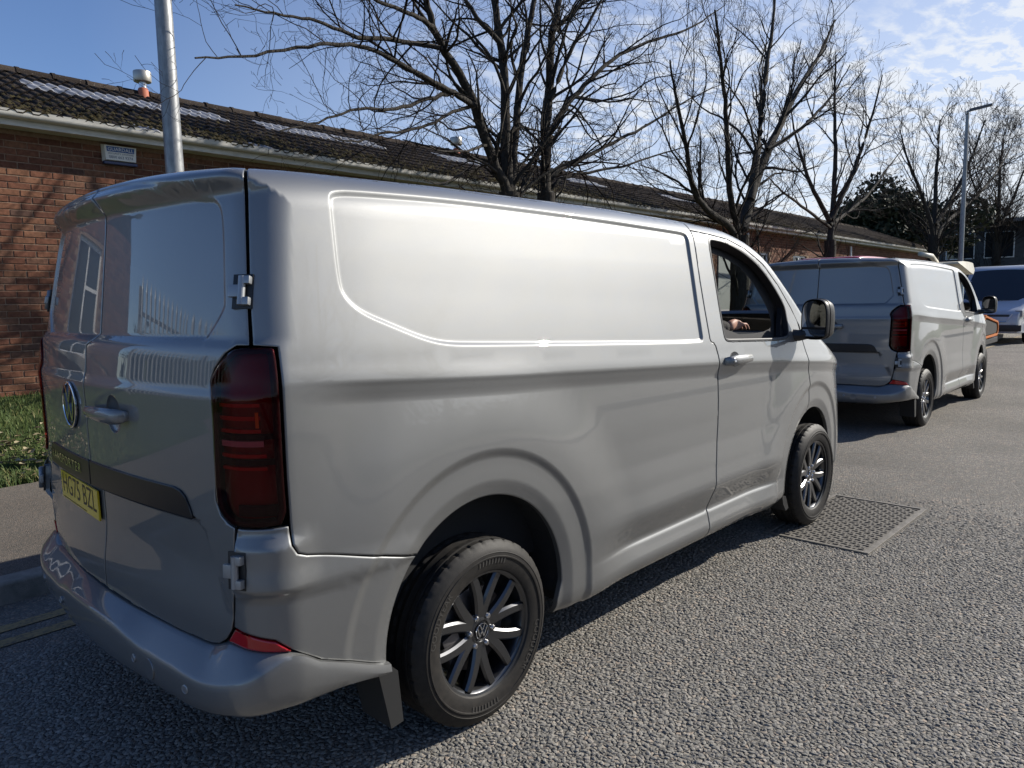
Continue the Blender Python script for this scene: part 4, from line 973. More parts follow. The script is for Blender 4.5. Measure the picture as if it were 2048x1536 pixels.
def chip_field():
    sp_ = .0205
    xs = np.arange(-1.35, 5.6, sp_); ys = np.arange(-3.3, 1.0, sp_)
    X, Y = np.meshgrid(xs, ys); X = X.ravel(); Y = Y.ravel()
    d = np.hypot(X-CAM[0], Y-CAM[1])
    # keep what the lens can see and is near enough to show single chips
    az = np.arctan2(Y-CAM[1], X-CAM[0]); keep = (d > 1.5) & (d < 6.3) & (az < YAW+.72) & (az > YAW-.72)
    keep &= ~((X > .2) & (X < 3.0) & (Y > -.55))                       # deep under the van
    keep &= ~((X > 2.69) & (X < 3.95) & (Y > -1.46) & (Y < -.79))      # the cover lies here
    keep &= ~((X < 2.5) & (Y > .2) & (d > 4.2))
    X, Y, d = X[keep], Y[keep], d[keep]
    fadek = rng.random(len(X)) > np.clip((d-5.0)/1.3, 0, 1); X, Y = X[fadek], Y[fadek]
    X = X+rng.uniform(-.5, .5, len(X))*sp_; Y = Y+rng.uniform(-.5, .5, len(Y))*sp_
    me = bpy.data.meshes.new('road_chippings'); P = np.stack([X, Y, gz(X)+.0003], 1)
    me.vertices.add(len(P)); me.vertices.foreach_set('co', P.ravel())
    o = bpy.data.objects.new('road_chippings', me); COL.objects.link(o); o['kind'] = 'stuff'; o['label'] = 'grey and buff stone chippings bedded in the road surface'; o['category'] = 'chippings'
    ng = bpy.data.node_groups.new('chips', 'GeometryNodeTree'); ng.interface.new_socket('Geometry', in_out='INPUT', socket_type='NodeSocketGeometry'); ng.interface.new_socket('Geometry', in_out='OUTPUT', socket_type='NodeSocketGeometry')
    N = ng.nodes.new; L = ng.links.new
    gi = N('NodeGroupInput'); go = N('NodeGroupOutput')
    ico = N('GeometryNodeMeshIcoSphere'); ico.inputs['Radius'].default_value = 1.; ico.inputs['Subdivisions'].default_value = 1
    sm = N('GeometryNodeSetMaterial'); L(ico.outputs['Mesh'], sm.inputs['Geometry']); sm.inputs['Material'].default_value = make_chip_mat()
    ip = N('GeometryNodeInstanceOnPoints'); m2p = N('GeometryNodeMeshToPoints'); L(gi.outputs[0], m2p.inputs[0])
    L(m2p.outputs[0], ip.inputs['Points']); L(sm.outputs[0], ip.inputs['Instance'])
    rr = N('FunctionNodeRandomValue'); rr.data_type = 'FLOAT_VECTOR'; rr.inputs['Min'].default_value = (-.28, -.28, 0); rr.inputs['Max'].default_value = (.28, .28, 6.283); L(rr.outputs['Value'], ip.inputs['Rotation'])
    rs = N('FunctionNodeRandomValue'); rs.data_type = 'FLOAT_VECTOR'; rs.inputs['Min'].default_value = (.0075, .0056, .0016); rs.inputs['Max'].default_value = (.0150, .0105, .0056); rs.inputs['Seed'].default_value = 5; L(rs.outputs['Value'], ip.inputs['Scale'])
    st = N('GeometryNodeStoreNamedAttribute'); st.data_type = 'FLOAT'; st.domain = 'INSTANCE'; st.inputs['Name'].default_value = 'tint'
    rv = N('FunctionNodeRandomValue'); rv.data_type = 'FLOAT'; rv.inputs['Seed'].default_value = 9
    L(ip.outputs[0], st.inputs['Geometry']); L(rv.outputs[1], st.inputs['Value']); L(st.outputs[0], go.inputs[0])
    md = o.modifiers.new('chips', 'NODES'); md.node_group = ng
    return len(P)
NCHIP = chip_field()

# ------------------------------------------------------------------ cast iron access cover in the road
IRON = noise_mat('cast_iron', [(.3, (.12, .11, .097)), (.7, (.21, .195, .172))], 30, 5, .7, .4, 300, .002, metal=.25)
FRAMEM = noise_mat('worn_iron_frame', [(.3, (.15, .138, .12)), (.7, (.27, .25, .22))], 25, 4, .6, .3, 200, .002, metal=.3)
mc = empty('access_cover', (3.31, -1.12, 0), R(-.6)); tag(mc, 'rectangular cast iron access cover with raised studs under the front tyre', 'cover')
m = MB(); hx, hy = .605, .325
for x0, x1, y0, y1 in ((-hx, hx, -hy, -hy+.034), (-hx, hx, hy-.030, hy), (-hx, -hx+.028, -hy+.034, hy-.030), (hx-.028, hx, -hy+.034, hy-.030)): m.box(x0, x1, y0, y1, -.03, .0105, None, .003)
m.obj('frame', FRAMEM, mc)
def stud_mesh():
    s = MB(); s.prism([(-.014, -.006), (.014, -.006), (.016, 0), (.014, .006), (-.014, .006), (-.016, 0)], 0, .004); return s
for k, (x0, x1) in enumerate(((-hx+.032, -.004), (.004, hx-.032))):
    p = MB(); p.box(x0, x1, -hy+.038, hy-.034, -.03, .0035, None, .002); pl_ = p.obj('cover_plate', IRON, mc)
    s = MB(); nx, ny = 13, 15
    for i in range(nx):
        for j in range(ny):
            cx = x0+.03+i*(x1-x0-.06)/(nx-1); cy_ = -hy+.062+j*(2*hy-.122)/(ny-1)
            M = Matrix.Translation((cx, cy_, .003)) @ Matrix.Rotation(0 if (i+j) % 2 else R(90), 4, 'Z'); s.prism([(-.015, -.0065), (.015, -.0065), (.017, 0), (.015, .0065), (-.015, .0065), (-.017, 0)], 0, .0065, M)
    so_ = s.obj('studs', IRON, pl_); so_['kind'] = 'stuff'

# ------------------------------------------------------------------ brick building
bld = empty('brick_building', (1.0, 0, 0)); bld.rotation_euler = (0, .0068, 0)
tag(bld, 'long single storey brick building with mossy tiled roof and white fascia', 'building')
BX0, BX1, WY, WZ0, WZ1 = -5.2, 37., 6.98, .10, 3.57        # local x (world x minus 1)
def make_brick():
    m = mat('red_brick', rough=.88, spec=.25); t, b, N, L = nodes(m)
    oi = N('ShaderNodeObjectInfo'); ge = N('ShaderNodeNewGeometry'); ad = N('ShaderNodeMath'); ad.operation = 'ADD'; L(oi.outputs['Random'], ad.inputs[0]); L(ge.outputs['Random Per Island'], ad.inputs[1])
    fr = N('ShaderNodeMath'); fr.operation = 'FRACT'; L(ad.outputs[0], fr.inputs[0])
    r = ramp(t, fr.outputs[0], [(0., (.105, .046, .031)), (.3, (.150, .064, .040)), (.55, (.175, .076, .046)), (.8, (.195, .095, .056)), (.95, (.135, .072, .050)), (1., (.095, .055, .042))])
    tc = N('ShaderNodeTexCoord'); n = N('ShaderNodeTexNoise'); L(ge.outputs['Position'], n.inputs['Vector']); n.inputs['Scale'].default_value = 26; n.inputs['Detail'].default_value = 5
    mr = N('ShaderNodeMapRange'); L(n.outputs[0], mr.inputs[0]); mr.inputs[1].default_value = .3; mr.inputs[2].default_value = .7; mr.inputs[3].default_value = .65; mr.inputs[4].default_value = 1.25
    ml = N('ShaderNodeMix'); ml.data_type = 'RGBA'; ml.blend_type = 'MULTIPLY'; ml.inputs[0].default_value = 1; L(r.outputs[0], ml.inputs[6]); L(mr.outputs[0], ml.inputs[7]); L(ml.outputs[2], b.inputs['Base Color'])
    n2 = N('ShaderNodeTexNoise'); L(ge.outputs['Position'], n2.inputs['Vector']); n2.inputs['Scale'].default_value = 140; n2.inputs['Detail'].default_value = 3
    bp = N('ShaderNodeBump'); L(n2.outputs[0], bp.inputs['Height']); bp.inputs['Strength'].default_value = .5; bp.inputs['Distance'].default_value = .004; L(bp.outputs[0], b.inputs['Normal'])
    return m
BRICK = make_brick()
MORTAR = noise_mat('mortar', [(.3, (.19, .125, .085)), (.7, (.30, .21, .15))], 30, 4, .95, .4, 200, .003)
WHITEP = noise_mat('white_paint_weathered', [(.25, (.50, .49, .45)), (.6, (.66, .65, .61)), (.85, (.74, .73, .70))], 5, 6, .55, stretch=(1, 1, 6))
UPVC = mat('white_upvc', (.78, .78, .77), .3)
PANE = mat('window_pane', (.02, .025, .03), .05, spec=.8)
WINS = [(-3.9, 1.55, 2.45, 3.05)] + [(x0, 1.35, 2.05, 2.95) for x0 in (9.0, 12.4, 15.2, 18.55, 20.7, 23.2, 26., 29., 32.)]   # x, width, z0, z1
WINS = [(-3.9, 1.3, 1.35, 2.75)] + [(x0, 1.1, 1.60, 2.92) for x0 in (8.2, 11.4, 18.05, 20.95, 23.4, 26.6, 29., 32.)]
wm = MB(); xs_ = sorted([BX0, BX1]+[q for w in WINS for q in (w[0], w[0]+w[1])])
for a, b in zip(xs_[:-1], xs_[1:]):
    w = [w for w in WINS if abs(w[0]-a) < 1e-6]
    if w: wm.box(a, b, WY, WY+.28, WZ0, w[0][2]); wm.box(a, b, WY, WY+.28, w[0][3], WZ1)
    else: wm.box(a, b, WY, WY+.28, WZ0, WZ1)
wm.box(BX0, BX0+.28, WY+.28, 12.2, WZ0, WZ1+.4); wm.box(BX1-.28, BX1, WY+.28, 12.2, WZ0, WZ1+.4); wm.box(BX0, BX1, 12.2, 12.48, WZ0, WZ1)
wall = wm.obj('wall', MORTAR, bld)
# individual bricks, the 300 that show largest as parts, the rest joined
def brick_mesh(m, x0, x1, z0, z1, dy=0.):
    yb = WY+.005; yf = WY-.0075+dy; e = .004
    m.add([(x0, yb, z0), (x1, yb, z0), (x1, yb, z1), (x0, yb, z1), (x0+.001, yf+e, z0+.001), (x1-.001, yf+e, z0+.001), (x1-.001, yf+e, z1-.001), (x0+.001, yf+e, z1-.001), (x0+e, yf, z0+e), (x1-e, yf, z0+e), (x1-e, yf, z1-e), (x0+e, yf, z1-e)],
          [(8, 9, 10, 11), (4, 5, 9, 8), (5, 6, 10, 9), (6, 7, 11, 10), (7, 4, 8, 11), (0, 1, 5, 4), (1, 2, 6, 5), (2, 3, 7, 6), (3, 0, 4, 7)])
bigm = MB(); fb = MB(); brick_mesh(fb, 0, .215, 0, .065); fb_o = None; nb = 0
for row in range(45):
    z0 = WZ0+.005+row*.075
    if z0+.065 > WZ1: break
    x = BX0+(.0 if row % 2 else .1125)
    if row % 2 == 0: brick_mesh(bigm, BX0, BX0+.1025, z0, z0+.065)
    while x < BX1-.05:
        x1 = min(x+.215, BX1)
        hit_ = [w for w in WINS if x1 > w[0]-.01 and x < w[0]+w[1]+.01 and z0+.065 > w[2] and z0 < w[3]]
        if not hit_:
            vis = (-.95 < x < .42 and z0 > .48) or (.42 <= x < 1.25 and z0 > 2.62)
            if vis and nb < 300:
                if fb_o is None: fb_o = fb.obj('brick', BRICK, wall); o = fb_o
                else: o = fb_o.copy(); COL.objects.link(o)
                o.parent = wall; o.location = (x+rng.uniform(-.002, .002), rng.uniform(-.0015, .0015), z0+rng.uniform(-.0015, .0015)); o.rotation_euler = (0, rng.uniform(-.006, .006), 0); nb += 1
            else: brick_mesh(bigm, x, x1, z0, z0+.065, rng.uniform(-.0015, .0015))
        x += .225
bo = bigm.obj('brickwork', BRICK, wall); bo['kind'] = 'stuff'
# windows
for x0, w, z0, z1 in WINS:
    f = MB(); t_ = .06; y0, y1 = WY+.05, WY+.12
    f.box(x0, x0+w, y0, y1, z0, z0+t_); f.box(x0, x0+w, y0, y1, z1-t_, z1); f.box(x0, x0+t_, y0, y1, z0+t_, z1-t_); f.box(x0+w-t_, x0+w, y0, y1, z0+t_, z1-t_); f.box(x0+w*.5-.03, x0+w*.5+.03, y0, y1, z0+t_, z1-t_)
    zt_ = z0+(z1-z0)*.62; f.box(x0+t_, x0+w*.5-.03, y0, y1, zt_-.025, zt_+.025)
    wo_ = f.obj('window', UPVC, bld)
    for a, b in ((x0+t_, x0+w*.5-.03), (x0+w*.5+.03, x0+w-t_)):
        p = MB(); p.box(a, b, WY+.085, WY+.095, z0+t_, z1-t_); p.obj('pane', PANE, wo_)
    s = MB(); s.box(x0-.05, x0+w+.05, WY-.05, WY+.06, z0-.06, z0-.002, None, .006); s.obj('sill', KERBM, wo_)
# eaves: boxed white fascia with gutter, soffit
f = MB(); f.box(BX0-.3, BX1+.3, 6.715, 6.745, 3.515, 3.66); f.box(BX0-.3, BX1+.3, 6.745, WY+.02, 3.525, 3.55)
f.obj('fascia', WHITEP, bld)
gut = MB(); n = 9
for x in np.arange(BX0-.3, BX1, 4.0):
    pr = [(6.600, 3.665), (6.602, 3.660), (6.606, 3.625), (6.612, 3.60), (6.628, 3.586), (6.66, 3.580), (6.695, 3.582), (6.712, 3.595), (6.712, 3.645)]
    x1 = min(x+3.99, BX1+.3)
    gut.add([(q, y_, z_) for q in (x, x1) for y_, z_ in pr], [(i, i+1, n+i+1, n+i) for i in range(n-1)])
gut.obj('gutter', noise_mat('gutter_white', [(.25, (.48, .46, .41)), (.6, (.64, .62, .57)), (.85, (.72, .71, .67))], 4, 6, .5, stretch=(1, 1, 4)), bld, smooth=True)
for x in (17.55, 26.0): 
    d = MB(); d.tube([(x, WY-.07, 3.42), (x, WY-.07, .5)], .04, 12); d.box(x-.09, x+.09, WY-.03, WY, 2.2, 2.26); d.obj('downpipe', UPVC, bld, angle=40)
dm = MB(); dm.box(15.9, 17.35, WY-.035, WY+.02, .45, 3.0); dm.obj('door', mat('grey_door', (.30, .30, .29), .6), bld)
# roof: interlocking double-roll tiles
RY0, RZ0, RY1, RZ1 = 6.64, 3.665, 9.62, 4.875
sl_len = math.hypot(RY1-RY0, RZ1-RZ0); ang = math.atan2(RZ1-RZ0, RY1-RY0); NC = 10; gauge = sl_len/NC
def make_tile_mat():
    m = mat('roof_tile', rough=.95, spec=.06); t, b, N, L = nodes(m)
    ge = N('ShaderNodeNewGeometry'); n = N('ShaderNodeTexNoise'); L(ge.outputs['Position'], n.inputs['Vector']); n.inputs['Scale'].default_value = 3.2; n.inputs['Detail'].default_value = 6; n.inputs['Roughness'].default_value = .7
    sx = N('ShaderNodeSeparateXYZ'); L(ge.outputs['Position'], sx.inputs[0])
    lo = N('ShaderNodeMapRange'); L(sx.outputs[1], lo.inputs[0]); lo.inputs[1].default_value = 6.4; lo.inputs[2].default_value = 9.0; lo.inputs[3].default_value = .12; lo.inputs[4].default_value = -.10
    ad = N('ShaderNodeMath'); ad.operation = 'ADD'; L(n.outputs[0], ad.inputs[0]); L(lo.outputs[0], ad.inputs[1])
    moss = N('ShaderNodeMapRange'); L(ad.outputs[0], moss.inputs[0]); moss.inputs[1].default_value = .55; moss.inputs[2].default_value = .68
    n2 = N('ShaderNodeTexNoise'); L(ge.outputs['Position'], n2.inputs['Vector']); n2.inputs['Scale'].default_value = 40; n2.inputs['Detail'].default_value = 4
    oi = N('ShaderNodeObjectInfo'); a2 = N('ShaderNodeMath'); a2.operation = 'ADD'; L(oi.outputs['Random'], a2.inputs[0]); L(ge.outputs['Random Per Island'], a2.inputs[1]); fr = N('ShaderNodeMath'); fr.operation = 'FRACT'; L(a2.outputs[0], fr.inputs[0])
    r = ramp(t, fr.outputs[0], [(0, (.030, .024, .021)), (.5, (.042, .034, .029)), (1, (.060, .048, .040))])
    r2 = ramp(t, n2.outputs[0], [(.3, (.040, .030, .014)), (.55, (.060, .046, .018)), (.75, (.085, .068, .028))])
    mx_ = N('ShaderNodeMix'); mx_.data_type = 'RGBA'; L(moss.outputs[0], mx_.inputs[0]); L(r.outputs[0], mx_.inputs[6]); L(r2.outputs[0], mx_.inputs[7])
    n3 = N('ShaderNodeTexNoise'); L(ge.outputs['Position'], n3.inputs['Vector']); n3.inputs['Scale'].default_value = 55; n3.inputs['Detail'].default_value = 2
    li = N('ShaderNodeMapRange'); L(n3.outputs[0], li.inputs[0]); li.inputs[1].default_value = .68; li.inputs[2].default_value = .74
    mx2 = N('ShaderNodeMix'); mx2.data_type = 'RGBA'; L(li.outputs[0], mx2.inputs[0]); L(mx_.outputs[2], mx2.inputs[6]); mx2.inputs[7].default_value = (.30, .29, .25, 1); L(mx2.outputs[2], b.inputs['Base Color'])
    bp = N('ShaderNodeBump'); L(n2.outputs[0], bp.inputs['Height']); bp.inputs['Strength'].default_value = .8; bp.inputs['Distance'].default_value = .012; L(bp.outputs[0], b.inputs['Normal'])
    return m
TILE = make_tile_mat(); CLEAR = noise_mat('rooflight_plastic', [(.3, (.20, .21, .24)), (.7, (.32, .33, .37))], 12, 4, .5)
tw = .30
def tile_prof(n=17):
    """double roll section: flat pan, roll, pan, roll"""
    out = []
    for x in np.linspace(0, tw*1.0, n):
        p = (x % .15)/.15; h = .034*max(0., math.sin(math.pi*np.clip((p-.42)/.58, 0, 1)))**.8; out.append((x, h))
    return out
def tile_mesh(m, M=None):
    pr = tile_prof(); n = len(pr); Lg = gauge+.07; th = .014; lift_ = .026
    v = [(x, 0, h+lift_) for x, h in pr]+[(x, Lg, h) for x, h in pr]+[(x, 0, h+lift_-th) for x, h in pr]
    f = [(i, i+1, n+i+1, n+i) for i in range(n-1)]+[(2*n+i, 2*n+i+1, i+1, i) for i in range(n-1)]
    m.add(v, f, M)
roof = MB(); yb_ = .03
roof.add([(BX0-.32, RY0, RZ0-.05), (BX1+.32, RY0, RZ0-.05), (BX1+.32, RY1, RZ1-.05), (BX0-.32, RY1, RZ1-.05), (BX0-.32, 2*RY1-RY0, RZ0-.05), (BX1+.32, 2*RY1-RY0, RZ0-.05)], [(0, 1, 2, 3), (3, 2, 5, 4), (0, 3, 4), (1, 5, 2)])
roofo = roof.obj('roof', mat('roof_felt', (.03, .03, .03), .95), bld)
Mroof = Matrix.Translation((0, RY0, RZ0-.035)) @ Matrix.Rotation(ang, 4, 'X')
rest = MB(); t0 = None; nt_ = 0; clear0 = None
tmb = MB(); tile_mesh(tmb)
for c in range(NC):
    for i, x in enumerate(np.arange(BX0-.32, BX1+.3, tw)):
        rl = c in (6, 7) and ((-.1 < x < 2.75) or (3.4 < x < 5.6) or (7.2 < x < 8.8) or (11 < x < 12.6) or (15.5 < x < 17.5)) or (c == 0 and (abs(x-.7) < .16 or abs(x-2.2) < .16))
        M = Mroof @ Matrix.Translation((x, c*gauge-.03+rng.uniform(-.004, .004), rng.uniform(-.003, .003))) @ Matrix.Rotation(rng.uniform(-.008, .008), 4, 'Z')
        part_ = rl or (-1.15 < x < 7.3 and nt_ < 280)
        if part_:
            if rl:
                if clear0 is None: clear0 = tmb.obj('rooflight_tile', CLEAR, roofo, smooth=True); o = clear0
                else: o = clear0.copy(); COL.objects.link(o)
            else:
                if t0 is None: t0 = tmb.obj('roof_tile', TILE, roofo, smooth=True); t0.data.set_sharp_from_angle(angle=R(50)); o = t0
                else: o = t0.copy(); COL.objects.link(o)
                nt_ += 1
            o.parent = roofo; o.matrix_local = M
        else: tile_mesh(rest, M)
ro = rest.obj('roof_tiles', TILE, roofo, smooth=True, angle=50); ro['kind'] = 'stuff'
# half-round ridge tiles
rg = MB(); a = np.linspace(.15, math.pi-.15, 9); rg.add([(x_, RY1+.125*s_*math.cos(t_), RZ1-.06+.115*s_*math.sin(t_)) for x_, s_ in ((0, 1.08), (.05, 1.08), (.052, 1.0), (.46, .97)) for t_ in a], [(k*9+i, k*9+i+1, (k+1)*9+i+1, (k+1)*9+i) for k in range(3) for i in range(8)])
r0 = None
for x in np.arange(BX0-.3, BX1+.2, .45):
    if r0 is None: r0 = rg.obj('ridge_tile', TILE, roofo, smooth=False); o = r0
    else: o = r0.copy(); COL.objects.link(o)
    o.parent = roofo; o.location = (x, rng.uniform(-.01, .01), rng.uniform(-.006, .006))
# moss cushions along the lower courses
def moss():
    m = MB(); 
    for k in range(1500):
        x = rng.uniform(-2.2, 12); s = abs(rng.normal(0, .55)); s = min(s, 2.6)
        r_ = rng.uniform(.012, .038); ring = [(r_*math.cos(t_)*rng.uniform(.7, 1.2), r_*math.sin(t_)*rng.uniform(.7, 1.2), 0) for t_ in np.linspace(0, 6.283, 7)[:-1]]
        M = Mroof @ Matrix.Translation((x, s, .042)); m.add(ring+[(0, 0, r_*.75)], [(i, (i+1) % 6, 6) for i in range(6)], M)
    o = m.obj('moss', noise_mat('moss_green', [(.3, (.020, .015, .006)), (.7, (.050, .041, .014))], 20, 4, 1.), roofo, smooth=True); o['kind'] = 'stuff'
moss()
# flues on the ridge
for x, zc_ in ((2.05, 5.15), (8.68, 5.13)):
    fo = empty('roof_flue', (0, 0, 0)); fo.parent = bld
    q = MB(); zb = RZ1-.12; q.lathe([(.085, zb), (.075, zb+.17), (.062, zb+.19)], 20, Matrix.Translation((x, 9.52, 0))); q.obj('flue_base', mat('terracotta', (.42, .13, .07), .7), fo, smooth=True)
    q = MB(); q.lathe([(.055, zb+.17), (.055, zc_-.10)], 20, Matrix.Translation((x, 9.52, 0))); q.obj('flue_pipe', STEEL, fo, smooth=True)
    q = MB(); q.lathe([(.001, zc_-.11), (.125, zc_-.11), (.130, zc_-.10), (.130, zc_+.035), (.125, zc_+.045), (.001, zc_+.055)], 24, Matrix.Translation((x, 9.52, 0))); q.obj('cowl', mat('zinc_cowl', (.42, .40, .36), .42, metal=.7), fo, angle=35)
# burglar alarm bell box
ab = empty('alarm_box', (1.725, WY-.012, 3.39)); tag(ab, 'white alarm bell box with blue name panel under the eaves', 'alarm box')
m = MB(); m.add([(-.17, -.075, -.085), (.17, -.075, -.085), (.182, -.075, .085), (-.182, -.075, .085), (-.19, 0, -.10), (.19, 0, -.10), (.195, 0, .10), (-.195, 0, .10)], [(0, 1, 2, 3), (4, 0, 3, 7), (1, 5, 6, 2), (3, 2, 6, 7), (4, 5, 1, 0), (7, 6, 5, 4)]); m.obj('case', mat('alarm_white', (.70, .70, .67), .45), ab)
m = MB(); m.box(-.19, .19, -.068, 0, -.135, -.101, None, .01); m.obj('strobe', mat('strobe_blue', (.02, .035, .10), .2), ab)
m = MB(); m.add([(-.155, -.0775, .012), (.155, -.0775, .012), (.160, -.0775, .072), (-.160, -.0775, .072)], [(0, 1, 2, 3)]); m.obj('name_panel', mat('alarm_blue', (.03, .10, .30), .45), ab)
def face_text(nm, s, w, zc, h, mt, par, y=-.079):
    tv, tf = text_mesh(s, 1., 0.); tv[:, 0] *= w/(tv[:, 0].max()-tv[:, 0].min()); lo_, hi_ = tv[:, 1].min(), tv[:, 1].max(); tv[:, 1] = (tv[:, 1]-(lo_+hi_)/2)*h/(hi_-lo_)
    m = MB(); m.add([(p[0], y, zc+p[1]) for p in tv], [tuple(q) for q in tf]); return m.obj(nm, mt, par)
ALW = mat('alarm_lettering_white', (.75, .76, .78), .5); ALB = mat('alarm_lettering_grey', (.06, .10, .16), .5)
face_text('name_lettering', 'GUARDALL', .29, .042, .040, ALW, ab); face_text('slogan_lettering', 'SECURITY SYSTEMS', .29, -.008, .018, ALB, ab, -.0765); face_text('phone_lettering', '0800 663 9274', .27, -.048, .030, ALB, ab, -.0765)

# ------------------------------------------------------------------ lamp columns
GALV = noise_mat('galvanised_steel', [(.3, (.20, .205, .21)), (.55, (.28, .285, .29)), (.75, (.38, .385, .39))], 26, 5, .45, .15, 60, .003, metal=.55, stretch=(1, 1, .35))
def lamp(x, y, hgt, label, r0, r1, head=True, turn=0., tilt=(0, 0)):
    o = empty('lamp_post', (x, y, float(gz(x))+(.11 if y < GY0 else float(bank(y)))), turn); o.rotation_euler = (tilt[0], tilt[1], turn); tag(o, label, 'lamp post', 'street lamps along the footpath')
    m = MB(); m.tube([(0, 0, -.1), (0, 0, 1.3)], r0*1.05, 24); m.tube([(0, 0, 1.3), (0, 0, 1.36)], [r0*1.05, r0], 24, False); m.tube([(0, 0, 1.35), (0, 0, hgt*.55), (0, 0, hgt)], [r0, r0*.85, r1], 24); m.obj('column', GALV, o, smooth=True, angle=40)
    m = MB(); m.tube([(0, 0, hgt), (0, 0, hgt+.10), (.12, 0, hgt+.16)], [r1*.9, r1*.9, .028], 10); m.obj('bracket_arm', GALV, o, smooth=True)
    m = MB(); m.add([(.05, -.05, hgt+.10), (.68, -.12, hgt+.22), (.72, 0, hgt+.23), (.68, .12, hgt+.22), (.05, .05, hgt+.10), (.05, -.05, hgt+.19), (.68, -.11, hgt+.28), (.72, 0, hgt+.28), (.68, .11, hgt+.28), (.05, .05, hgt+.19)], [(0, 1, 2, 3, 4)[::-1], (5, 6, 7, 8, 9)]+[(i, (i+1) % 5, 5+(i+1) % 5, 5+i) for i in range(5)]); m.obj('lantern', mat('lantern_grey', (.10, .105, .11), .5), o)
    return o
lamp(1.17, 4.12, 8.0, 'galvanised lamp column rising behind the nearest silver van', .084, .05, turn=R(-90))
lamp(27.3, 3.4, 7.4, 'slim grey street lamp with flat lantern far up the road', .085, .05, turn=R(-70))
# ------------------------------------------------------------------ second silver van ahead
van2 = copy_tree(van1); van2.name = 'panel_van'
van2.location = (7.73, .48, float(gz(9.2))); van2.rotation_euler = (0, .0062, .0128)
tag(van2, 'silver panel van parked ahead of the nearest one, seen past its mirror', 'van', 'silver panel vans in a line')

# ------------------------------------------------------------------ driver of the near van
def skin_body(name, verts, edges, radii, material, parent=None, sub=2, root=0):
    me = bpy.data.meshes.new(name); me.from_pydata(verts, edges, []); o = bpy.data.objects.new(name, me); COL.objects.link(o)
    md = o.modifiers.new('skin', 'SKIN'); md.use_smooth_shade = True
    for i, r_ in enumerate(radii):
        sv = me.skin_vertices[0].data[i]; sv.radius = (r_, r_) if np.isscalar(r_) else r_; sv.use_root = (i == root)
    s = o.modifiers.new('sub', 'SUBSURF'); s.levels = sub; s.render_levels = sub
    dg = bpy.context.evaluated_depsgraph_get(); ev = o.evaluated_get(dg); m2 = bpy.data.meshes.new_from_object(ev); bpy.data.objects.remove(o)
    for p in m2.polygons: p.use_smooth = True
    m2.materials.clear(); m2.materials.append(material); q = bpy.data.objects.new(name, m2); COL.objects.link(q)
    if parent: q.parent = parent
    return q
SKIN = noise_mat('skin', [(.3, (.42, .22, .15)), (.7, (.52, .29, .21))], 30, 3, .55, .2, 200, .002)
JACKET = noise_mat('dark_jacket', [(.3, (.030, .028, .026)), (.7, (.055, .05, .046))], 14, 4, .9, .6, 30, .02)
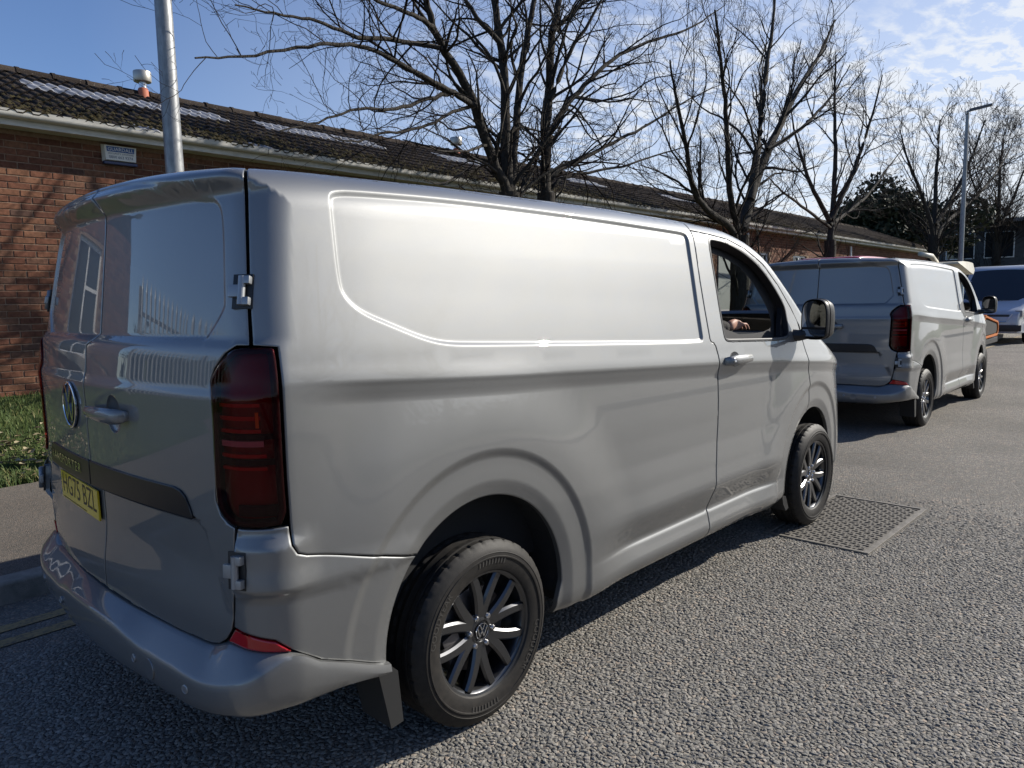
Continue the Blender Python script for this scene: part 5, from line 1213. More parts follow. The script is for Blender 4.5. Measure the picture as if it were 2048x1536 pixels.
def driver():
    p = empty('person', (1.86, -.42, .92)); tag(p, 'driver in a dark jacket with a hand resting inside the open window', 'person')
    # body in local coordinates (origin at the seat): pelvis, spine, neck, head
    V = [(0, 0, .08), (-.03, 0, .28), (-.05, 0, .48), (-.04, 0, .60), (-.02, 0, .70),            # 0-4 pelvis .. neck
         (-.03, -.19, .56), (.05, -.32, .435), (.30, -.385, .440),                              # 5-7 right shoulder, elbow, wrist
         (-.03, .19, .54), (.16, .24, .30), (.38, .12, .26),                                   # 8-10 left arm
         (.02, -.10, .05), (.42, -.12, .08), (.52, -.12, -.36), (.02, .10, .05), (.42, .12, .08), (.52, .12, -.36)]
    E = [(0, 1), (1, 2), (2, 3), (3, 4), (3, 5), (5, 6), (6, 7), (3, 8), (8, 9), (9, 10), (0, 11), (11, 12), (12, 13), (0, 14), (14, 15), (15, 16)]
    r = [(.17, .14), (.16, .13), (.17, .12), (.10, .09), .06, .075, .058, .040, .075, .055, .036, .09, .075, .05, .09, .075, .05]
    body = skin_body('body', V, E, r, JACKET, p)
    h = MB(); bm = bmesh.new(); bmesh.ops.create_icosphere(bm, subdivisions=3, radius=1)
    for v in bm.verts:
        c = v.co; f_ = 1+.06*max(0, c.x)*max(0, -c.z); v.co = Vector((c.x*.095*f_, c.y*.075, c.z*.118))
        if c.x > .8 and abs(c.y) < .25 and -.25 < c.z < .2: v.co.x += .018
    h.add([tuple(v.co) for v in bm.verts], [tuple(q.index for q in f.verts) for f in bm.faces], Matrix.Translation((.0, 0, .83))); bm.free()
    hd = h.obj('head', SKIN, p, smooth=True)
    h = MB(); bm = bmesh.new(); bmesh.ops.create_icosphere(bm, subdivisions=2, radius=1)
    h.add([(v.co.x*.102-.012, v.co.y*.083, v.co.z*.115+.86) for v in bm.verts], [tuple(q.index for q in f.verts) for f in bm.faces]); bm.free(); h.obj('hair', mat('brown_hair', (.03, .02, .014), .7), hd, smooth=True)
    for s in (-1, 1):
        e = MB(); e.lathe([(.001, .011), (.008, .008), (.011, 0)], 10, Matrix.Translation((.088, s*.03, .84)) @ Matrix.Rotation(R(90), 4, 'Y')); e.obj('eye', mat('eye_dark', (.02, .015, .01), .2), hd)
    # right hand: palm and five fingers
    V = [(.30, -.385, .440), (.345, -.388, .448), (.395, -.390, .450)]; E = [(0, 1), (1, 2)]; r = [(.024, .030), (.018, .036), (.014, .038)]
    def finger(root, pts, rad):
        k = len(V); V.extend(pts); E.append((root, k)); E.extend([(k+i, k+i+1) for i in range(len(pts)-1)]); r.extend([rad*(1-.13*i) for i in range(len(pts))])
    for dy, ln in ((-.034, .90), (-.012, 1.0), (.010, .95), (.031, .75)):
        y = -.390+dy; finger(2, [(.405, y, .451), (.405+.036*ln, y-.002, .452), (.405+.062*ln, y-.003, .436), (.405+.078*ln, y-.003, .418)], .0092)
    finger(1, [(.350, -.346, .441), (.385, -.330, .429), (.412, -.326, .415)], .0105)
    skin_body('hand', V, E, r, SKIN, p, 2)
    V = [(.38, .12, .26), (.43, .09, .27), (.47, .06, .26)]; E = [(0, 1), (1, 2)]; r = [(.024, .030), (.018, .036), (.016, .034)]
    for dy in (-.03, -.01, .01, .028): finger(2, [(.49, .06+dy, .25), (.50, .055+dy, .22), (.48, .055+dy, .20)], .009)
    finger(1, [(.44, .12, .25), (.47, .11, .235)], .010)
    skin_body('hand', V, E, r, SKIN, p, 2)
driver()

# ------------------------------------------------------------------ bare trees
def make_bark():
    m = noise_mat('bark', [(.3, (.022, .019, .016)), (.7, (.055, .048, .040))], 22, 5, .95, .8, 50, .02, stretch=(1, 1, .3)); return m
BARK = make_bark(); TWIG = mat('twig', (.024, .019, .016), .95, spec=.1)
def tube_fast(store, pts, rads, n):
    pts = np.asarray(pts, float); m = len(pts); d = np.gradient(pts, axis=0); d /= np.maximum(np.linalg.norm(d, axis=1), 1e-9)[:, None]
    a = np.where(np.abs(d[:, 2:3]) < .9, np.array([[0, 0, 1.]]), np.array([[1., 0, 0]])); u = np.cross(d, a); u /= np.linalg.norm(u, axis=1)[:, None]; w = np.cross(d, u)
    t = np.arange(n)*2*np.pi/n; ring = u[:, None]*np.cos(t)[None, :, None]+w[:, None]*np.sin(t)[None, :, None]
    V = (pts[:, None]+ring*np.asarray(rads)[:, None, None]).reshape(-1, 3); k = store['n']
    i = np.arange(m-1)[:, None]*n; j = np.arange(n)[None]; j2 = (j+1) % n
    Fq = np.stack([i+j, i+j2, i+n+j2, i+n+j], -1).reshape(-1, 4)+k
    store['v'].append(V); store['f'].append(Fq); store['n'] += len(V)
def store(): return {'v': [], 'f': [], 'n': 0}
def store_obj(s, name, material, parent): return mesh_obj(name, np.vstack(s['v']), np.vstack(s['f']), material, parent, smooth=True)
def wander(p0, d0, length, n, rg, curl=.25, up=.15, droop=0.):
    pts = [np.array(p0, float)]; d = np.array(d0, float); d /= np.linalg.norm(d); st = length/n
    for i in range(n):
        d = d+rg.normal(0, curl, 3)*.5/np.sqrt(n)+np.array([0, 0, up-droop])*1./n; d /= np.linalg.norm(d); pts.append(pts[-1]+d*st)
    return np.array(pts)
def side_dir(d, rg, ang):
    d = d/np.linalg.norm(d); a = rg.normal(size=3); a -= d*(a @ d); a /= np.linalg.norm(a); return d*np.cos(ang)+a*np.sin(ang)
def grow(S, B, path, r0, r1, lvl, rg, P):
    """S thick-wood store, B twig store; spawn children along the path"""
    m = len(path); rads = np.linspace(r0, r1, m)
    tube_fast(S if r0 > .02 else B, path, rads, 8 if r0 > .05 else (5 if r0 > .016 else 3))
    if lvl >= P['levels']: return
    L_ = np.sum(np.linalg.norm(np.diff(path, axis=0), axis=1)); dens_ = P['dens'][lvl]; k = max(2, int(L_*dens_)); start = P['start'][lvl]
    for t in np.sort(rg.uniform(start, 1., k)):
        i = min(int(t*(m-1)), m-2); f = t*(m-1)-i; p = path[i]*(1-f)+path[i+1]*f; d = path[i+1]-path[i]; r = r0+(r1-r0)*t
        ang = rg.uniform(*P['ang']); nd = side_dir(d, rg, ang); nd[2] += P['lift']
        ln = P['len'][lvl]*rg.uniform(.55, 1.15)*(1-.45*t if lvl == 0 else 1.05-.5*t); rr = min(r*.6, P['rad'][lvl])*rg.uniform(.7, 1.)
        grow(S, B, wander(p, nd, ln, 6 if lvl < 2 else 4, rg, P['curl'], P['up'], P.get('droop', 0)), rr, max(rr*.35, P['tip']), lvl+1, rg, P)
def tree(name, mains, seed, P, label, x, y, group='bare trees on the verge'):
    rg = np.random.default_rng(seed); o = empty(name, (x, y, 0)); tag(o, label, 'tree', group)
    S, B, T = store(), store(), store(); off = np.array([x, y, 0])
    trunk0 = np.asarray(mains[0][0], float)
    for kk, (path, r0, r1, isT) in enumerate(mains):
        path = np.asarray(path, float)
        if kk and np.linalg.norm(path[0]-trunk0[-1]) < .35: path = np.vstack([[.65*trunk0[1]+.35*trunk0[-1]], path])
        path = path-off
        # smooth the guide path
        t = np.linspace(0, 1, len(path)); tt = np.linspace(0, 1, max(14, len(path)*4)); pp = np.stack([np.interp(tt, t, path[:, k]) for k in range(3)], 1)
        for _ in range(3): pp[1:-1] = .25*pp[:-2]+.5*pp[1:-1]+.25*pp[2:]
        pp[1:-1] += rg.normal(0, .008, (len(pp)-2, 3))
        st_ = T if isT else S
        tube_fast(st_, pp, np.linspace(r0, r1, len(pp)), 12 if r0 > .06 else 8)
        L_ = np.sum(np.linalg.norm(np.diff(pp, axis=0), axis=1)); k = max(2, int(L_*P['d0']))
        for t_ in np.sort(rg.uniform(P.get('s0', .25), 1., k)):
            i = min(int(t_*(len(pp)-1)), len(pp)-2); p = pp[i]; d = pp[i+1]-pp[i]; r = r0+(r1-r0)*t_
            nd = side_dir(d, rg, rg.uniform(*P['ang'])); nd[2] += P['lift']*.7
            ln = P['l0']*rg.uniform(.5, 1.15)*(1.15-.55*t_); rr = min(r*.55, P['r0'])*rg.uniform(.7, 1)
            grow(S, B, wander(p, nd, ln, 9, rg, P['curl'], P['up']), rr, max(rr*.3, P['tip']), 0, rg, P)
    if T['n']: store_obj(T, 'trunk', BARK, o)
    if S['n']: store_obj(S, 'branches', BARK, o)
    if B['n']: q = store_obj(B, 'twigs', TWIG, o); q['kind'] = 'stuff'
    return o
_R = np.array([[rt2.x, rt2.y, rt2.z], [-up2.x, -up2.y, -up2.z], [fw.x, fw.y, fw.z]])
def at(px, py, y):
    """place on the vertical plane y = const that the survey pixel (px,py) looks at: used to lay out the limbs at their real distance"""
    d = _R.T @ np.array([(px-1024)/FPX, (py-768)/FPX, 1.]); t = (y-CAM[1])/d[1]; return np.array(CAM)+d*t
NEAR = dict(levels=3, dens=(3.6, 4.8, 6.5), start=(.15, .12, .1), ang=(R(28), R(66)), lift=.10, len=(.85, .42, .17), rad=(.016, .0075, .004), tip=.0024, curl=1.0, up=.20, d0=3.6, l0=1.75, r0=.032, s0=.12)
y1 = 4.85; b1 = at(1018, 385, y1); base1 = np.array([b1[0]-.05, y1, .15])
def path(y, *pts, dy=0.): return [at(px, py, y+dy*k/max(1, len(pts)-1)) for k, (px, py) in enumerate(pts)]
T1 = [([base1, base1+[.02, 0, 1.3], b1], .19, .16, True),
      (path(y1, (1018,385),(984,325),(949,211),(914,136),(883,97),(866,53),(840,-40),(800,-140), dy=-.3), .085, .03, True),
      (path(y1, (1018,385),(1011,281),(1011,176),(1002,88),(989,0),(975,-140),(960,-300), dy=.15), .095, .03, True),
      (path(y1, (1022,380),(1028,316),(1037,176),(1055,66),(1068,0),(1090,-120),(1110,-240), dy=.35), .075, .025, True),
      (path(y1-.15, (949,211),(905,185),(839,149),(765,105),(686,83),(620,92),(488,114),(390,116), dy=-.7), .042, .008, False),
      (path(y1-.2, (905,185),(850,200),(790,222),(720,215),(650,240),(560,262), dy=-.5), .03, .007, False),
      (path(y1-.2, (883,97),(795,79),(708,75),(640,40),(560,30),(470,10), dy=-.5), .034, .008, False),
      (path(y1-.25, (866,53),(822,26),(747,0),(660,-60),(580,-100), dy=-.6), .034, .008, False),
      (path(y1-.1, (949,211),(900,225),(840,260),(760,265),(700,290),(640,262), dy=-.4), .026, .006, False),
      (path(y1, (984,325),(930,345),(880,370),(850,360), dy=-.3), .022, .006, False),
      (path(y1, (1002,88),(940,20),(900,-60),(860,-160), dy=.3), .04, .012, False),
      (path(y1, (1011,281),(960,250),(905,262),(860,230), dy=.4), .028, .007, False)]
tree('bare_tree', T1, 11, NEAR, 'bare multi-stemmed tree whose limbs reach left over the nearest van roof', base1[0], base1[1])
y2 = 5.0; b2 = at(1092, 385, y2); base2 = np.array([b2[0]+.03, y2, .2])
T2 = [([base2, base2+[0, 0, 1.3], b2], .17, .145, True),
      (path(y2, (1092,385),(1090,281),(1099,176),(1103,66),(1121,0),(1130,-140),(1150,-300), dy=.2), .10, .03, True),
      (path(y2, (1093,300),(1110,240),(1156,185),(1213,123),(1296,83),(1380,60),(1450,10), dy=-.3), .06, .01, False),
      (path(y2, (1090,350),(1169,316),(1235,281),(1296,250),(1370,200),(1440,170), dy=-.2), .05, .009, False),
      (path(y2, (1103,66),(1150,20),(1210,-40),(1280,-130), dy=.4), .045, .012, False),
      (path(y2, (1099,200),(1140,100),(1190,30),(1230,-60), dy=-.5), .045, .012, False),
      (path(y2, (1095,280),(1060,330),(1048,360),(1040,385), dy=-.2), .03, .02, False),
      (path(y2, (1092,360),(1180,345),(1260,330),(1340,300),(1400,290), dy=-.4), .034, .008, False)]
tree('bare_tree', T2, 23, NEAR, 'bare tree with single straight trunk rising mid-roof behind the nearest van', base2[0], base2[1])
MID = dict(levels=3, dens=(3.4, 4.4, 5.4), start=(.2, .15, .1), ang=(R(22), R(50)), lift=.22, len=(1.15, .62, .30), rad=(.020, .010, .006), tip=.0034, curl=.85, up=.28, d0=2.6, l0=2.3, r0=.040, s0=.1)
y3 = 4.9; b3 = at(1480, 470, y3); base3 = np.array([b3[0]+.1, y3, .1])
T3 = [([base3, base3+[-.05, 0, 1.2], b3], .24, .2, True),
      (path(y3, (1480,470),(1505,380),(1535,300),(1565,240),(1600,170),(1640,110),(1670,40), dy=.4), .15, .025, True),
      (path(y3, (1478,460),(1460,400),(1455,300),(1450,200),(1440,110),(1430,20), dy=-.5), .09, .02, False),
      (path(y3, (1500,400),(1520,270),(1530,150),(1545,60),(1555,-40), dy=.8), .10, .02, False),
      (path(y3, (1470,455),(1410,420),(1385,380),(1370,280),(1350,190),(1340,120), dy=-.6), .09, .015, False),
      (path(y3, (1470,460),(1400,400),(1340,350),(1280,330), dy=.5), .05, .01, False),
      (path(y3, (1535,300),(1600,260),(1660,200),(1700,130), dy=-.5), .06, .012, False)]
tree('bare_tree', T3, 31, MID, 'dark spreading bare tree just beyond the near van windscreen', base3[0], base3[1])
y4 = 5.8; b4 = at(1660, 480, y4); base4 = np.array([b4[0], y4, .05])
T4 = [([base4, base4+[0, 0, 1.2], b4], .22, .17, True),
      (path(y4, (1660,480),(1668,400),(1672,300),(1668,200),(1672,110), dy=.5), .12, .02, True),
      (path(y4, (1662,440),(1700,360),(1730,280),(1750,210),(1765,150), dy=-.6), .08, .015, False),
      (path(y4, (1658,440),(1620,370),(1595,290),(1580,210), dy=.7), .08, .015, False),
      (path(y4, (1660,450),(1730,400),(1780,330),(1810,290), dy=.8), .06, .012, False),
      (path(y4, (1660,455),(1600,410),(1560,380),(1530,350), dy=-.6), .05, .012, False)]
FAR = dict(MID, dens=(2.9, 3.8, 4.6), tip=.0048, rad=(.024, .013, .008), d0=2.2)
tree('bare_tree', T4, 43, FAR, 'bare upright tree standing directly above the roof of the second van', base4[0], base4[1])
y5 = 5.4; b5 = at(1868, 470, y5); base5 = np.array([b5[0], y5, -.1])
T5 = [([base5, base5+[0, 0, 1.2], b5], .26, .2, True),
      (path(y5, (1868,480),(1870,400),(1875,310),(1880,240), dy=.5), .15, .025, True),
      (path(y5, (1868,460),(1840,380),(1815,320),(1800,260), dy=.9), .10, .02, False),
      (path(y5, (1870,450),(1920,370),(1950,300),(1970,240), dy=-.9), .10, .02, False),
      (path(y5, (1870,460),(1960,390),(2010,320),(2030,270), dy=.7), .10, .02, False)]
XFAR = dict(FAR, dens=(2.3, 3.0, 3.6), len=(1.6, .85, .42), l0=3.0, tip=.0075, rad=(.035, .019, .012), d0=2.0)
tree('bare_tree', T5, 57, XFAR, 'bare tree beside the far street lamp', base5[0], base5[1])
y6 = 6.5; b6 = at(1995, 470, y6); base6 = np.array([b6[0], y6, -.1])
T6 = [([base6, base6+[0, 0, 1.5], b6], .28, .22, True),
      (path(y6, (1995,470),(1998,400),(2000,330),(2010,260), dy=.8), .16, .03, True),
      (path(y6, (1995,460),(2030,390),(2055,320),(2080,250), dy=-.8), .12, .02, False),
      (path(y6, (1995,460),(1960,400),(1940,350),(1930,300), dy=.9), .10, .02, False)]
tree('bare_tree', T6, 61, dict(XFAR, len=(2., 1.1, .55), l0=3.8, tip=.010), 'bare tree at the right edge above the facing white van', base6[0], base6[1])

# dark evergreen behind the bare trees
def evergreen(x, y, zc_, rx, rz, seed, label):
    rg = np.random.default_rng(seed); o = empty('evergreen_tree', (x, y, -.3)); tag(o, label, 'tree', 'evergreens behind the bare trees')
    S = store(); tube_fast(S, [(0, 0, 0), (.1, 0, zc_*.5), (0, .1, zc_+rz*.4)], [.35, .28, .1], 10)
    lobes = [(rg.normal(0, .42, 3)*np.array([rx, rx, rz])) for _ in range(26)]
    for l_ in lobes: tube_fast(S, [(0, 0, zc_-rz*.5), tuple(np.array([l_[0], l_[1], zc_+l_[2]])*np.array([.5, .5, .9])), (l_[0], l_[1], zc_+l_[2])], [.12, .07, .03], 5)
    store_obj(S, 'trunk', BARK, o)
    V = []; Fc = []; k = 0
    for l_ in lobes:
        n = 620; q = rg.normal(size=(n, 3)); q /= np.linalg.norm(q, axis=1)[:, None]; rr = rg.uniform(.55, 1.05, n)[:, None]*rx*.42; c = q*rr*np.array([1, 1, .75])+l_+np.array([0, 0, zc_])
        a = rg.normal(size=(n, 3)); a /= np.linalg.norm(a, axis=1)[:, None]; b = np.cross(a, q); b /= np.maximum(np.linalg.norm(b, axis=1), 1e-6)[:, None]; s = rg.uniform(.07, .17, n)[:, None]
        V.append(np.stack([c-a*s, c+b*s*.6, c+a*s, c-b*s*.6], 1).reshape(-1, 3)); Fc.append(np.arange(n*4).reshape(n, 4)+k); k += n*4
    q = mesh_obj('foliage', np.vstack(V), np.vstack(Fc), noise_mat('evergreen_leaf', [(.3, (.016, .022, .010)), (.7, (.040, .045, .020))], 3, 3, .7), o); q['kind'] = 'stuff'
e1 = at(1790, 440, 9.5); evergreen(e1[0], 9.5, e1[2]+.1, 2.9, 2.2, 3, 'dark rounded evergreen tree behind the bare trees left of the far lamp')
e2 = at(1925, 470, 10.5); evergreen(e2[0], 10.5, e2[2]-.3, 3.0, 1.9, 4, 'low dark evergreen behind the far lamp column')
e3 = at(1500, 440, 14.5); 

# ------------------------------------------------------------------ grass, dead leaves (stuff)
def grass():
    n = 26000; x = rng.uniform(-3.5, 3.2, n); y = rng.uniform(GY0-.03, GY1-.03, n)
    x[:6000] = rng.uniform(-3.5, 3.2, 6000); y[:6000] = GY0+np.abs(rng.normal(0, .12, 6000))
    z = gz(x)+bank(y)-.006; h = rng.uniform(.03, .085, n)*np.where(y < GY0+.3, 1.1, 1.); a = rng.uniform(0, 6.283, n); w = rng.uniform(.003, .006, n); ln = rng.uniform(.2, .9, n)*h; b = rng.uniform(0, 6.283, n)
    p0 = np.stack([x-w*np.cos(a), y-w*np.sin(a), z], 1); p1 = np.stack([x+w*np.cos(a), y+w*np.sin(a), z], 1); mdl = np.stack([x+.4*ln*np.cos(b), y+.4*ln*np.sin(b), z+h*.65], 1); tip = np.stack([x+ln*np.cos(b), y+ln*np.sin(b), z+h], 1)
    m1_ = mdl+(p0-p1)*.3; m2_ = mdl-(p0-p1)*.3
    V = np.stack([p0, p1, m2_, m1_, tip], 1).reshape(-1, 3); k = np.arange(n)[:, None]*5
    Fc = [list(f) for f in (np.array([0, 1, 2, 3])+k)]+[list(f) for f in (np.array([3, 2, 4])+k)]
    m = mat('grass_blade', rough=.7); t, b_, N, L = nodes(m); ge = N('ShaderNodeNewGeometry'); r = ramp(t, ge.outputs['Random Per Island'], [(0, (.035, .065, .012)), (.5, (.065, .105, .022)), (.85, (.11, .13, .035)), (1, (.20, .17, .07))]); L(r.outputs[0], b_.inputs['Base Color'])
    o = mesh_obj('grass', V, Fc, m); tag(o, 'short green grass on the bank below the brick wall', 'grass', kind='stuff')
grass()
def leaves():
    n = 900; x = rng.uniform(-2.2, 2.6, n); y = GY0+.75+rng.normal(0, .33, n); y = np.clip(y, GY0-.35, GY1-.2); z = np.where(y < GY0, .122, bank(y)+.035)+gz(x)+rng.uniform(0, .03, n)
    V = []; Fc = []
    for i in range(n):
        s = rng.uniform(.018, .045); M = Matrix.Translation((x[i], y[i], z[i])) @ Matrix.Rotation(rng.uniform(0, 6.28), 4, 'Z') @ Matrix.Rotation(rng.uniform(-.7, .7), 4, 'X') @ Matrix.Scale(s, 4)
        k = len(V); V += [tuple(M @ Vector(p)) for p in ((-1, 0, .1), (-.3, .55, .3), (.6, .45, .15), (1.1, 0, 0), (.6, -.45, .2), (-.3, -.55, .3), (0, 0, 0))]; Fc += [(k+6, k+a, k+(a+1) % 6) for a in range(6)]
    m = mat('dead_leaf', rough=.8); t, b_, N, L = nodes(m); ge = N('ShaderNodeNewGeometry'); r = ramp(t, ge.outputs['Random Per Island'], [(0, (.10, .075, .04)), (.5, (.20, .16, .09)), (1, (.32, .28, .18))]); L(r.outputs[0], b_.inputs['Base Color'])
    o = mesh_obj('fallen_leaves', V, Fc, m); tag(o, 'dry pale fallen leaves scattered over the grass bank', 'leaves', kind='stuff')
leaves()
# ------------------------------------------------------------------ vehicles further up the road
VGLASS = mat('dark_vehicle_glass', (.012, .014, .018), .04, spec=.9)
def loft_car(prof_side, half_w, tumble):
    pass
def boxy_van(name, label, paint, loc, yaw, L_=5.9, H_=2.5, Wd=2.0, group=None, front_detail=True):
    """tall panel van, nose along local +x"""
    o = empty(name, loc, yaw); tag(o, label, 'van', group)
    # body: side outline extruded and rounded
    out = chaikin([(0, .35), (0, H_-.12), (.15, H_), (L_*.60, H_), (L_*.69, H_-.10), (L_*.865, 1.28), (L_*.985, 1.02), (L_, .80), (L_, .42), (L_-.08, .32)], 2)
    secs = [(-1., .93), (-.985, .97), (-.95, .99), (-.8, 1.), (.8, 1.), (.95, .99), (.985, .97), (1., .93)]
    n = len(out); V = []; cx, cz = L_*.5, 1.25
    for s, k in secs:
        for x, z in out:
            w = Wd/2*(1-.10*np.clip((z-1.1)/(H_-1.1), 0, 1))*(1-.16*np.clip((x-L_*.80)/(L_*.2), 0, 1)**2)
            V.append((cx+(x-cx)*k, s*w, cz+(z-cz)*k))
    Fc = [(i*n+j, i*n+(j+1) % n, (i+1)*n+(j+1) % n, (i+1)*n+j) for i in range(len(secs)-1) for j in range(n)]+[tuple(reversed(range(n))), tuple((len(secs)-1)*n+j for j in range(n))]
    body = MB(); body.v = V; body.f = Fc; b = body.obj('body', paint, o, smooth=True, angle=40)
    # windscreen, side glass, grille, lamps, bumper
    def strip(nm, mt, a, bb, w0, w1, offs=.012):
        a = Vector((a[0], 0, a[1])); bb = Vector((bb[0], 0, bb[1])); d = (bb-a).normalized(); nn = Vector((-d.z, 0, d.x)); nn = nn if nn.x > 0 else -nn
        m = MB(); v = []
        for p, w in ((a, w0), (bb, w1)):
            for t_ in np.linspace(-1, 1, 9): v.append(p+nn*(offs-.05*t_*t_+.04)+Vector((0, t_*w, 0)))
        m.add(v, [(i, i+1, 9+i+1, 9+i) for i in range(8)]); return m.obj(nm, mt, o, smooth=True)
    strip('windscreen', VGLASS, (L_*.700, H_-.20), (L_*.862, 1.34), .74*Wd/2, .88*Wd/2)
    m = MB(); x = L_+.008
    m.box(L_-.03, x+.015, -.46*Wd, .46*Wd, .42, .62, None, .03); m.obj('bumper', BLACK, o, angle=40)
    m = MB(); m.box(L_*.965, L_*.995, -.30*Wd, .30*Wd, .70, .94, None, .02); g = m.obj('grille', TRIM, o, angle=40)
    m = MB(); zc = .985
    m.tube([(L_*.99, -.33*Wd, .95), (L_*1.004, -.26*Wd, .72), (L_*1.004, .26*Wd, .72), (L_*.99, .33*Wd, .95)], .014, 6); m.obj('grille_trim', CHROME, g)
    for s in (-1, 1):
        m = MB(); m.box(L_*.915, L_*.97, s*.40*Wd-.10, s*.40*Wd+.10, .86, 1.06, None, .03); m.obj('headlight', GREYLENS, o, angle=40)
        m = MB(); m.box(L_*.70, L_*.76, s*(Wd/2+.03), s*(Wd/2+.24), 1.28, 1.62, None, .04); m.obj('door_mirror', BLACK, o, angle=40)
        m = MB(); m.add([(L_*.60, s*(Wd/2*.955), 1.35), (L_*.80, s*(Wd/2*.965), 1.35), (L_*.70, s*(Wd/2*.92), 2.0), (L_*.60, s*(Wd/2*.91), 2.0)], [(0, 1, 2, 3)]); m.obj('side_window', VGLASS, o)
        for xw in (L_*.17, L_*.81):
            m = MB(); M = Matrix.Translation((xw, s*(Wd/2-.10), .34)) @ Matrix.Rotation(R(90), 4, 'X'); m.lathe([(.20, .10), (.30, .11), (.34, .08), (.345, 0), (.34, -.08), (.30, -.11), (.20, -.10)], 28, M); w = m.obj('wheel', RUBBER, o, smooth=True)
            m = MB(); m.lathe([(.001, .05), (.10, .07), (.19, .09), (.205, .105), (.205, -.105), (.19, -.09), (.1, -.07), (.001, -.05)], 24, M); m.obj('rim', STEEL, w, smooth=True)
    m = MB(); m.tube([(L_*.845, -.62, 1.42), (L_*.835, -.1, 1.45)], .012, 6); m.obj('wiper', BLACK, o)
    m = MB(); m.tube([(L_*.845, -.02, 1.42), (L_*.835, .5, 1.45)], .012, 6); m.obj('wiper', BLACK, o)
    return o
WHITEV = mat('white_van_paint', (.42, .44, .48), .3, coat=.8)
REDV = mat('red_van_paint', (.40, .012, .03), .3, coat=.9)
boxy_van('facing_van', 'white high-roofed van facing the camera at the right edge', WHITEV, (31.2, 2.05, float(gz(28))), R(180-1.5), 5.9, 2.52, 2.05)
boxy_van('red_van', 'red van whose roof shows behind the second silver van', REDV, (16.9, 4.08, float(gz(18))+.14), R(0), 4.6, 2.40, 1.72)

# ------------------------------------------------------------------ tracked machine on a trailer beyond the second van
mx0, my0 = 13.2, .72; mz = float(gz(14))
tr = empty('plant_trailer', (mx0, my0, mz), R(1.)); tag(tr, 'low grey plant trailer beyond the second silver van', 'trailer')
m = MB(); m.box(-1.1, 2.45, -.56, .56, .58, .68, None, .01); m.obj('deck', TRIM, tr)
m = MB(); m.tube([(2.45, 0, .60), (3.4, 0, .50)], .05, 8); m.obj('drawbar', GALV, tr)
for xw in (.35, 1.05):
    for s in (-1, 1): m = MB(); m.lathe([(.001, .08), (.16, .08), (.25, .09), (.28, .06), (.28, -.06), (.25, -.09), (.001, -.08)], 20, Matrix.Translation((xw, s*.50, .28)) @ Matrix.Rotation(R(90), 4, 'X')); m.obj('wheel', RUBBER, tr, smooth=True)
ex = empty('tracked_machine', (mx0, my0, mz+.682), R(1.)); tag(ex, 'machine with cream canopy and orange segmented track past the second van', 'machine')
CREAM = noise_mat('cream_canopy', [(.3, (.50, .47, .38)), (.7, (.64, .61, .52))], 6, 4, .5); ORNG = noise_mat('orange_track', [(.3, (.50, .14, .03)), (.7, (.70, .24, .06))], 12, 4, .6)
for s in (-1, 1):
    pthx = [(1.05+.20*math.cos(a), .22+.20*math.sin(a)) for a in np.linspace(R(100), R(262), 8)]+[(2.15+.14*math.cos(a), .16+.13*math.sin(a)) for a in np.linspace(R(-86), R(70), 8)]
    loop = dens(pthx, .10); tk = MB(); q0 = MB(); q0.box(-.042, .042, -.09, .09, -.018, .018, None, .005)
    troot = MB(); troot.prism([((p[0]-1.6)*.93+1.6, (p[1]-.19)*.78+.19) for p in pthx], -.07, .07, Matrix.Translation((0, s*.50, .02)) @ Matrix.Rotation(R(90), 4, 'X')); to = troot.obj('track_frame', CARGO, ex)
    l0 = None
    for i, p in enumerate(loop):
        nx = loop[(i+1) % len(loop)]; a = math.atan2(nx[1]-p[1], nx[0]-p[0]); M = Matrix.Translation((p[0], s*.50, p[1]+.02)) @ Matrix.Rotation(-a, 4, 'Y')
        if l0 is None: l0 = q0.obj('track_link', ORNG, to); lk_ = l0
        else: lk_ = l0.copy(); COL.objects.link(lk_)
        lk_.parent = to; lk_.matrix_local = M
m = MB(); m.box(-1.1, .9, -.40, .40, .02, .14, None, .02); m.box(-1.0, -.35, -.36, .36, .14, .55, None, .06); m.obj('upper_body', CREAM, ex, angle=40)
for sx, sy in ((-1.05, -.38), (-.30, -.42), (-1.05, .38), (-.30, .42)): m = MB(); m.tube([(sx, sy, .0), (sx+.03, sy, 1.30)], .028, 10); m.obj('canopy_post', UPVC, ex, smooth=True)
m = MB(); cs = [(-1.2, 1.36, 1.39), (-.8, 1.30, 1.41), (-.4, 1.24, 1.41), (-.12, 1.20, 1.40), (-.02, 1.27, 1.39)]
v = []
for x, z0, z1 in cs: v += [(x, -.55, z0), (x, .55, z0), (x, .52, z1), (x, -.52, z1)]
m.add(v, [(k*4+i, k*4+(i+1) % 4, (k+1)*4+(i+1) % 4, (k+1)*4+i) for k in range(4) for i in range(4)]+[(3, 2, 1, 0), (16, 17, 18, 19)]); m.obj('canopy', CREAM, ex, angle=35)
m = MB(); m.tube([(-2.2, -.2, 1.50), (-1.5, -.2, 1.49), (-1.15, -.2, 1.40)], [.035, .04, .035], 12); m.obj('boom', CREAM, ex, smooth=True)

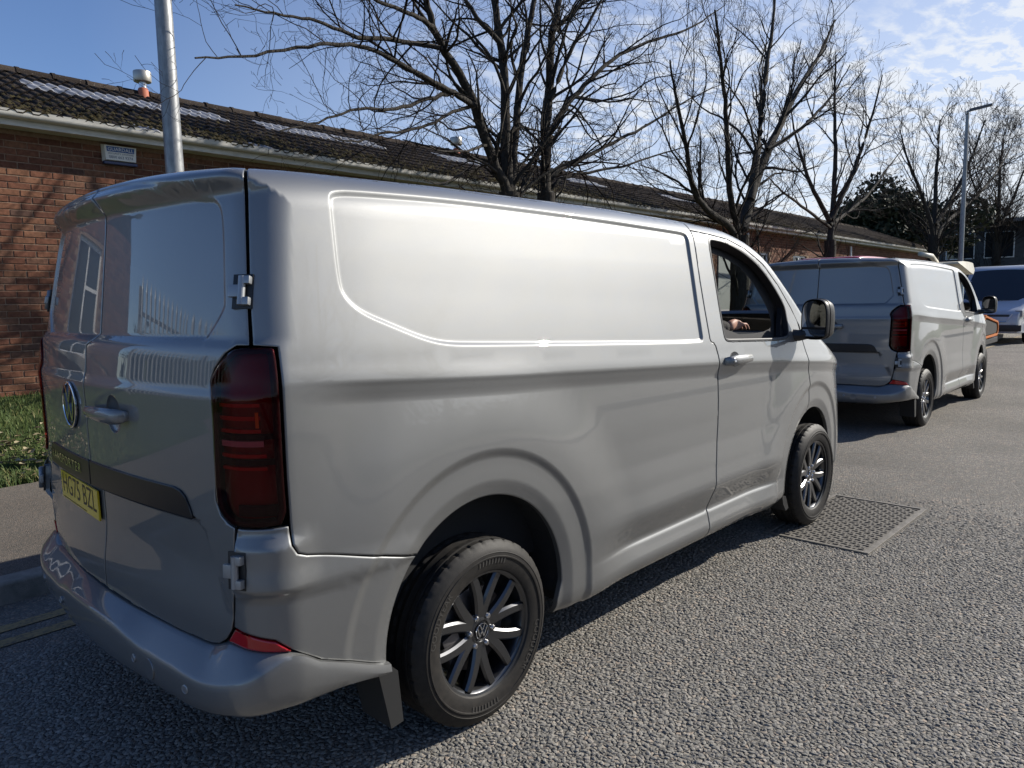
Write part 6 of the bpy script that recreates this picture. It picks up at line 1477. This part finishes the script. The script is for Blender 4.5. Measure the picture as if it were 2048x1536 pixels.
# ------------------------------------------------------------------ buildings at the end of the road
def far_block(name, label, x0, x1, y0, y1, z0, z1, wallm, nx, nz, xface=True):
    o = empty(name, ((x0+x1)/2, (y0+y1)/2, z0)); tag(o, label, 'building'); cx, cy_ = (x0+x1)/2, (y0+y1)/2
    m = MB(); m.box(x0-cx, x1-cx, y0-cy_, y1-cy_, 0, z1-z0); m.obj('wall', wallm, o)
    m = MB(); m.box(x0-cx-.25, x1-cx+.25, y0-cy_-.25, y1-cy_+.25, z1-z0, z1-z0+.22); m.obj('roof', mat('roof_edge_grey', (.30, .31, .33), .6), o)
    for k in range(nz):
        for i in range(nx):
            zz0 = (k+.28)*(z1-z0)/nz; zz1 = (k+.82)*(z1-z0)/nz; a = y0-cy_+(i+.12)*(y1-y0)/nx; b = y0-cy_+(i+.88)*(y1-y0)/nx
            f = MB(); f.box(x0-cx-.05, x0-cx-.005, a, b, zz0, zz1); w = f.obj('window', UPVC, o)
            p = MB(); p.box(x0-cx-.06, x0-cx-.052, a+.06, (a+b)/2-.03, zz0+.06, zz1-.06); p.obj('pane', PANE, w)
            p = MB(); p.box(x0-cx-.06, x0-cx-.052, (a+b)/2+.03, b-.06, zz0+.06, zz1-.06); p.obj('pane', PANE, w)
    return o
DARKCLAD = noise_mat('dark_cladding', [(.3, (.05, .055, .06)), (.7, (.08, .085, .09))], 4, 3, .6)
far_block('office_block', 'dark clad two storey office behind the facing van', 52, 62, 3.5, 16, -.3, 5.6, DARKCLAD, 6, 2)
far_block('brick_unit', 'pale roofed low brick unit at the end of the road', 46, 60, 14.5, 34, -.3, 3.6, noise_mat('far_brick', [(.3, (.16, .085, .06)), (.7, (.24, .12, .08))], 6, 4, .9), 8, 1)

# ------------------------------------------------------------------ what the doors and flank mirror: fence behind, hedge and trees opposite
fence = empty('palisade_fence', (-4.35, 6.3, .38)); tag(fence, 'galvanised palisade fence beyond the building corner', 'fence')
def pale_mesh():
    m = MB(); v = [(-.034, 0, 0), (-.012, -.022, 0), (.012, -.022, 0), (.034, 0, 0)]; t = [(x, y, 2.2) for x, y, z in v]; tip = [(0, -.012, 2.4)]
    m.add(v+t+tip, [(0, 1, 5, 4), (1, 2, 6, 5), (2, 3, 7, 6), (4, 5, 8), (5, 6, 8), (6, 7, 8)]); return m
p0 = pale_mesh().obj('pale', GALV, fence)
for i in range(90):
    o = p0 if i == 0 else p0.copy()
    if i: COL.objects.link(o)
    o.parent = fence; o.location = (-i*.155, 0, 0)
for z in (.45, 1.85): m = MB(); m.box(-14, .1, .004, .06, z, z+.06); m.obj('rail', GALV, fence)
for x in np.arange(0, -14, -2.75): m = MB(); m.box(x-.05, x+.05, .062, .16, -.3, 2.25); m.obj('post', GALV, fence)
def hedge(x0, x1, y, h, seed, label):
    rg = np.random.default_rng(seed); o = empty('hedge', ((x0+x1)/2, y, .1)); tag(o, label, 'hedge'); L_ = x1-x0
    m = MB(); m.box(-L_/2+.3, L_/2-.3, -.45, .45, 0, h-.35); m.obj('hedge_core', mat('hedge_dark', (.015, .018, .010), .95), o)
    n = 22000; p = np.stack([rg.uniform(-L_/2, L_/2, n), rg.normal(0, .5, n), rg.uniform(0, h, n)+rg.normal(0, .08, n)], 1); a = rg.normal(size=(n, 3)); a /= np.linalg.norm(a, axis=1)[:, None]; b = np.cross(a, rg.normal(size=(n, 3))); b /= np.linalg.norm(b, axis=1)[:, None]; s = rg.uniform(.04, .10, n)[:, None]
    V = np.stack([p-a*s, p+b*s*.6, p+a*s, p-b*s*.6], 1).reshape(-1, 3)
    q = mesh_obj('foliage', V, np.arange(n*4).reshape(n, 4), noise_mat('hedge_leaf', [(.3, (.03, .04, .014)), (.7, (.07, .08, .03))], 3, 3, .7), o); q['kind'] = 'stuff'
hedge(-14, 22, -11.2, 1.7, 8, 'clipped evergreen hedge across the road')
hedge(-19, -5.2, 8.3, 2.1, 9, 'added dark hedge as backdrop to the palisade fence mirrored in the rear doors')  # unseen hedge, added as dark backdrop so the fence stands out in the door reflection
for k, (x, y) in enumerate(((3.5, -10.2), (9.5, -12.8), (-3.5, -13.5))):
    rg = np.random.default_rng(90+k); base = np.array([x, y, .05]); mains = [([base, base+[0, .05, 1.6], base+[.1, 0, 2.4]], .17, .14, True)]
    for j in range(6):
        a = j*1.05+rg.uniform(-.3, .3); top = base+np.array([.1, 0, 2.2]); mains.append(([top, top+np.array([math.cos(a)*.7, math.sin(a)*.7, 1.5]), top+np.array([math.cos(a)*1.5, math.sin(a)*1.5, 3.4])], .08, .02, j == 0))
    tree('bare_tree', mains, 200+k, dict(XFAR, levels=2), ('bare tree over the hedge opposite the nearest van', 'bare tree over the hedge opposite the second van', 'bare tree over the hedge behind the camera')[k], x, y, 'bare trees across the road')
